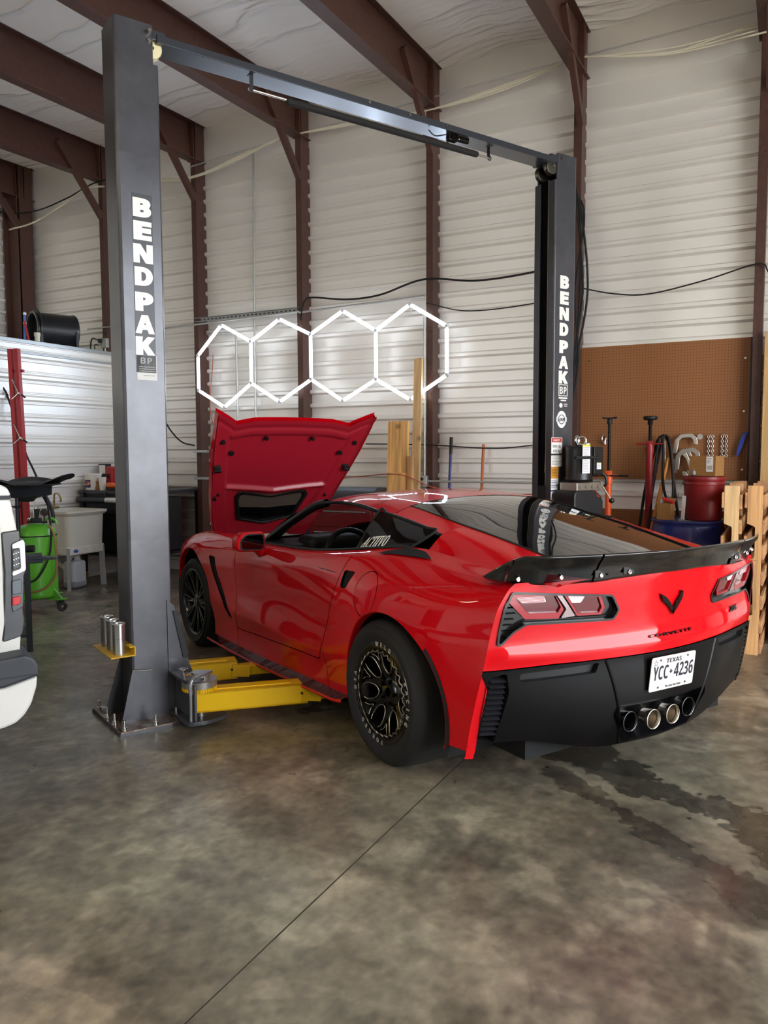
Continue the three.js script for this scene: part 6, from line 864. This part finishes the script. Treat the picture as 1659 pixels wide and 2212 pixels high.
  const h = thing('air_tools', 'black hoses and air guns hung on the partition behind the green tank', 'air tools'); obj('hose', tube([[-7.379, 2.287, -5.509], [-7.362, 2.165, -5.507], [-7.326, 2.092, -5.520], [-7.268, 1.922, -5.535], [-7.248, 1.825, -5.537]], .011, 40, 6), M.rubber, h); obj('hose', tube([[-7.181, 1.631, -5.555], [-7.115, 1.437, -5.572], [-7.059, 1.315, -5.591], [-7.013, 1.208, -5.606]], .011, 30, 6), M.rubber, h); obj('air_gun', tube([[-6.435, 1.074, -5.216], [-6.392, 0.988, -5.231], [-6.357, 0.898, -5.241], [-6.341, 0.786, -5.239]], .018, 20, 8), M.black, h); obj('air_gun', tube([[-6.463, 1.083, -5.202], [-6.421, 1.011, -5.218], [-6.378, 0.921, -5.232]], .012, 20, 8), M.black, h);
}
{ // red twin upright with chrome cranks by the partition
  const t = thing('red_upright', 'tall red steel twin-channel upright with chrome cranks by the partition', 'steel upright', [-6.99, 0, -5.39], .3), R = mat(0x9b1720, .4);
  objs('channel', [-.035, .035].map((x) => bar(V3(x - .02, 2.52, 0), V3(x + .035, .02, .0), .045, .05, V3(0, 0, 1))), R, t); obj('foot', rb(.3, .02, .25, .004, .03, .01, 0), R, t); objs('cross_plate', [.3, 1.0, 2.3].map((y) => rb(.12, .03, .03, .004, .0 + (2.5 - y) * .012, y, -.03)), R, t);
  for (const y of [2.07, 1.62]) obj('crank', [rod(V3(-.03, y + .14, .03), V3(.05, y, .05), .006), sp(.014, .05, y, .05), rod(V3(.05, y, .05), V3(.10, y - .02, .06), .006), rod(V3(.05, y, .05), V3(-.02, y - .06, .06), .006)], M.chrome, t), obj('crank_grip', rod(V3(.09, y - .018, .06), V3(.13, y - .045, .06), .009), M.black, t);
}
{ // black tool stand near the truck
  const t = thing('tool_stand', 'black steel tool stand with flat tray beside the white truck', 'stand', [-4.95, 0, -3.84], -128 * D2R), K = mat(0x2a2d33, .42, .2);
  objs('leg', [[0, 0], [0, .3], [.46, 0], [.46, .3]].map(([x, z]) => rb(.042, .66, .042, .004, x, .33, z)), K, t); obj('tray', [rb(.62, .035, .36, .004, .20, .675, .15), rb(.62, .03, .01, .003, .20, .70, -.028), rb(.10, .11, .05, .004, .06, .61, 0), tr(ext([[0, 0], [-.12, .01], [-.12, .018], [0, .03]], .12), -.10, .655, .1)], K, t); obj('lower_shelf', rb(.46, .02, .32, .004, .23, .12, .15), K, t);
  const n = thing('air_wrench', 'black air impact wrench lying on the tool stand tray', 'power tool', [-5.08, .694, -3.86], .6); obj('tool_body', [rb(.16, .08, .08, .035, 0, .06, 0), cy(.028, .028, .05, .10, .06, 0, 0, 0, PI / 2), rb(.05, .12, .06, .015, -.06, .04, .03, .9)], M.black, n); obj('shop_towel', rb(.10, .01, .07, .004, .14, .006, .03), mat(0x9da1a6, .8), n);
}
{ // drum fan and odds on the roof of the low room
  const t = thing('drum_fan', 'large black drum fan on top of the low partition room', 'fan', [-7.66, 2.66, -6.42], 1.22), K = phys(0x191c20, .35, { clearcoat: .3 });
  obj('drum', tr(lathe([[.175, -.24], [.20, -.235], [.205, -.22], [.195, -.20], [.192, .20], [.205, .22], [.20, .235], [.175, .24], [.17, .2], [.17, -.2]], 0, 0, 0, 0, 0, 0, 44), 0, .225, 0, 0, 0, PI / 2), K, t); obj('motor', [cy(.06, .06, .12, 0, .225, 0, 0, 0, PI / 2), ...[0, 1, 2, 3].map((k) => rb(.03, .16, .06, .004, -.08, .225 + .1 * Math.cos(k * PI / 2), .1 * Math.sin(k * PI / 2), k * PI / 2, .5))], M.darkgrey, t);
  const gr = []; for (let k = 0; k < 6; k++) gr.push(torus(.03 + k * .028, .002, -.238, .225, 0, 0, PI / 2, 0, 4, 32)); obj('guard', gr, M.black, t); obj('stand', [rb(.42, .02, .03, .006, 0, .012, .17), rb(.42, .02, .03, .006, 0, .012, -.17), rb(.03, .20, .02, .005, -.2, .11, .2), rb(.03, .20, .02, .005, .2, .11, .2), torus(.215, .012, -.2, .225, 0, 0, PI / 2, 0, 6, 40)], K, t);
  const s = thing('snow_brush', 'blue and red handled brush standing on the low room beside the fan', 'brush', [-7.46, 2.66, -5.87]); obj('blue_handle', rod(V3(0, 0, 0), V3(.02, .34, 0), .014), mat(0x2f62a8, .4), s); obj('red_handle', rod(V3(.08, 0, 0), V3(.02, .24, .01), .011), mat(0xa8232a, .4), s); objs('ring', [.22, .32].map((y) => cy(.017, .017, .02, .02 * y / .34, y, 0)), M.white, s);
  one('pipe_stub', 'white capped plastic pipe stub beside the drum fan', 'pipe', [cy(.028, .028, .11, -7.44, 2.71, -6.02), cy(.034, .034, .04, -7.44, 2.775, -6.02)], mat(0xd8d2c0, .5));
  const o = thing('outlet_box', 'grey outlet box with plugged adapters on the far left column', 'outlet box', [-7.74, 2.85, -7.27]); obj('box', rb(.09, .12, .05, .005, 0, 0, 0), M.galv, o); obj('plug', [rb(.04, .05, .05, .006, -.05, .03, .03), tube([[-.07, .04, .05], [-.16, .06, .06], [-.19, -.06, .06], [-.17, -.18, .06]], .008), tube([[-.06, -.03, .05], [-.11, -.02, .06], [-.12, -.1, .06], [-.11, -.18, .06]], .006)], M.black, o); obj('conduit', [rod(V3(.0, -.06, 0), V3(.0, -.2, 0), .012), rod(V3(-.3, .20, 0), V3(.5, .20, 0), .008)], M.conduit, o);
}
{ // white pickup truck, rear right corner in view
  const YT = Math.atan2(.883, .469); // heading: local -z forward
  const t = thing('pickup_truck', 'white pickup truck, only its rear corner with tail light in view at the left', 'truck', [-2.66, 0, -2.06], YT);
  const W = phys(0xc6c4be, .3, { clearcoat: .6, clearcoatRoughness: .08 }), K = phys(0x20242b, .35, { clearcoat: .4 }), G = mat(0x2b2e35, .6);
  // local: x to the truck's right, z to the rear; rear corner at (0, z=0); p = distance left of the corner = -x
  const WD = 1.98;
  // rear panel sweep: half-profile of the right edge, mirrored for the left
  const slabZ = (pts, depth, z0, m, name, bev = .006) => { obj(name, tr(ext(roundPoly(pts, .012, 3), depth, bev), 0, 0, z0 - depth), m, t); };
  const L = -WD;
  slabZ([[-.028, .735], [-.022, .90], [-.024, 1.15], [-.046, 1.285], [L + .046, 1.285], [L + .024, 1.15], [L + .022, .9], [L + .028, .735], [L + .04, .60], [-.04, .60]], 1.85, -.012, W, 'bed');
  slabZ([[-.046, 1.297], [-.045, 1.305], [-.056, 1.330], [-.085, 1.345], [L + .085, 1.345], [L + .056, 1.330], [L + .046, 1.297]], 1.86, -.008, W, 'bed_cover'); slabZ([[-.042, 1.284], [-.042, 1.297], [L + .042, 1.297], [L + .042, 1.284]], 1.86, -.006, G, 'cover_seal', .002);
  slabZ([[-.105, .70], [-.088, .80], [-.086, 1.12], [-.09, 1.275], [L + .09, 1.275], [L + .086, 1.12], [L + .105, .70]], .05, .014, W, 'tailgate');
  for (const s of [0, 1]) {
    const F = (P) => s ? P.map(([a, b]) => [L - a, b]) : P;
    slabZ(F([[-.022, 1.164], [-.019, 1.15], [-.016, .99], [-.019, .85], [-.014, .80], [-.022, .755], [-.032, .742], [-.096, .727], [-.088, .79], [-.092, .815], [-.085, .875], [-.079, 1.0], [-.084, 1.12], [-.085, 1.158]]), .30, .006, K, 'corner_trim', .004);
    const tl = new THREE.Group(); tl.name = 'tail_light'; t.add(tl); const sl = (P, d, z, m, n, b = .003) => obj(n, tr(ext(roundPoly(F(P), .008, 3), d, b), 0, 0, z - d), m, tl);
    sl([[-.052, 1.112], [-.010, 1.130], [-.004, 1.118], [-.002, 1.045], [-.005, 1.0], [-.012, .985], [-.018, .862], [-.056, .842], [-.060, .87], [-.054, .98]], .20, .014, mat(0x4a4d52, .25, .2), 'lamp_body');
    sl([[-.051, 1.110], [-.012, 1.127], [-.005, 1.116], [-.004, 1.005], [-.053, .985], [-.053, 1.004], [-.022, 1.012], [-.024, 1.096], [-.050, 1.092]], .02, .020, mat(0xe6e8ee, .25), 'bracket_lens'); sl([[-.050, 1.090], [-.026, 1.094], [-.024, 1.015], [-.052, 1.008]], .01, .018, mat(0x3d4045, .2, .6), 'led_panel');
    for (let r = 0; r < 3; r++) for (let c = 0; c < 3; c++) { const x = -.046 + c * .0085, y = 1.072 - r * .022 + c * .003; obj('led', sp(.0028, s ? L - x : x, y, .0215), mat(0xf4f4f0, .2), tl); }
    sl([[-.057, .905], [-.027, .905], [-.028, .874], [-.057, .869]], .01, .019, mat(0xb3141c, .25), 'red_lens'); sl([[-.056, .968], [-.020, .974], [-.022, .915], [-.057, .912]], .01, .018, mat(0x50555d, .2, .4), 'dark_lens');
  }
  // bumper: grey step pad over a white painted face that tucks under at the ends
  slabZ([[-.033, .690], [-.003, .674], [.014, .643], [.013, .609], [.009, .601], [-.11, .573], [L + .11, .573], [L - .009, .601], [L - .013, .609], [L - .014, .643], [L + .003, .674], [L + .033, .690], [L + .3, .672], [-.3, .672]], .22, .10, G, 'step_pad', .012);
  slabZ([[.008, .600], [.005, .559], [-.016, .495], [-.042, .455], [-.073, .429], [-.12, .416], [L + .12, .416], [L + .073, .429], [L + .042, .455], [L + .016, .495], [L - .005, .559], [L - .008, .600], [L + .11, .572], [-.11, .572]], .20, .095, W, 'bumper', .012);
  // cab and front, wheels
  const cabP = [[1.82, .60], [1.82, 1.30], [1.95, 1.85], [3.0, 1.88], [3.45, 1.40], [4.25, 1.28], [4.35, 1.05], [4.35, .55], [4.1, .45], [1.82, .45]]; obj('cab', tr(ext(roundPoly(cabP, .06, 4), WD - .10, .03), 0, 0, 0).rotateY(PI / 2).translate(L + .05, 0, 0), W, t);
  obj('cab_glass', [tr(ext(roundPoly([[2.02, 1.35], [2.08, 1.80], [2.95, 1.82], [3.3, 1.38]], .04), WD - .02, .0)).rotateY(PI / 2).translate(L + .01, 0, 0), rb(WD - .4, .40, .02, .03, L / 2, 1.58, -1.86, -.22)], K, t);
  for (const [z, x] of [[-1.05, -.16], [-1.05, L + .16], [-3.55, -.16], [-3.55, L + .16]]) { const w = new THREE.Group(); w.name = 'wheel'; t.add(w); w.position.set(x, .385, z); obj('tire', tr(lathe([[.22, -.12], [.30, -.135], [.37, -.12], [.385, -.08], [.385, .08], [.37, .12], [.30, .135], [.22, .12]], 0, 0, 0, 0, 0, 0, 48), 0, 0, 0, 0, 0, PI / 2), M.rubber, w); obj('rim', [cy(.23, .23, .20, 0, 0, 0, 0, 0, PI / 2, 32), cy(.06, .06, .24, 0, 0, 0, 0, 0, PI / 2, 20)], mat(0x9a9ca0, .35, .8), w); }
  obj('chassis', [bx(1.0, .2, 3.9, L / 2, .52, -2.1), bx(1.5, .10, .12, L / 2, .385, -1.05), bx(1.5, .10, .12, L / 2, .385, -3.55)], M.black, t);
}
renderer.render(scene, camera);
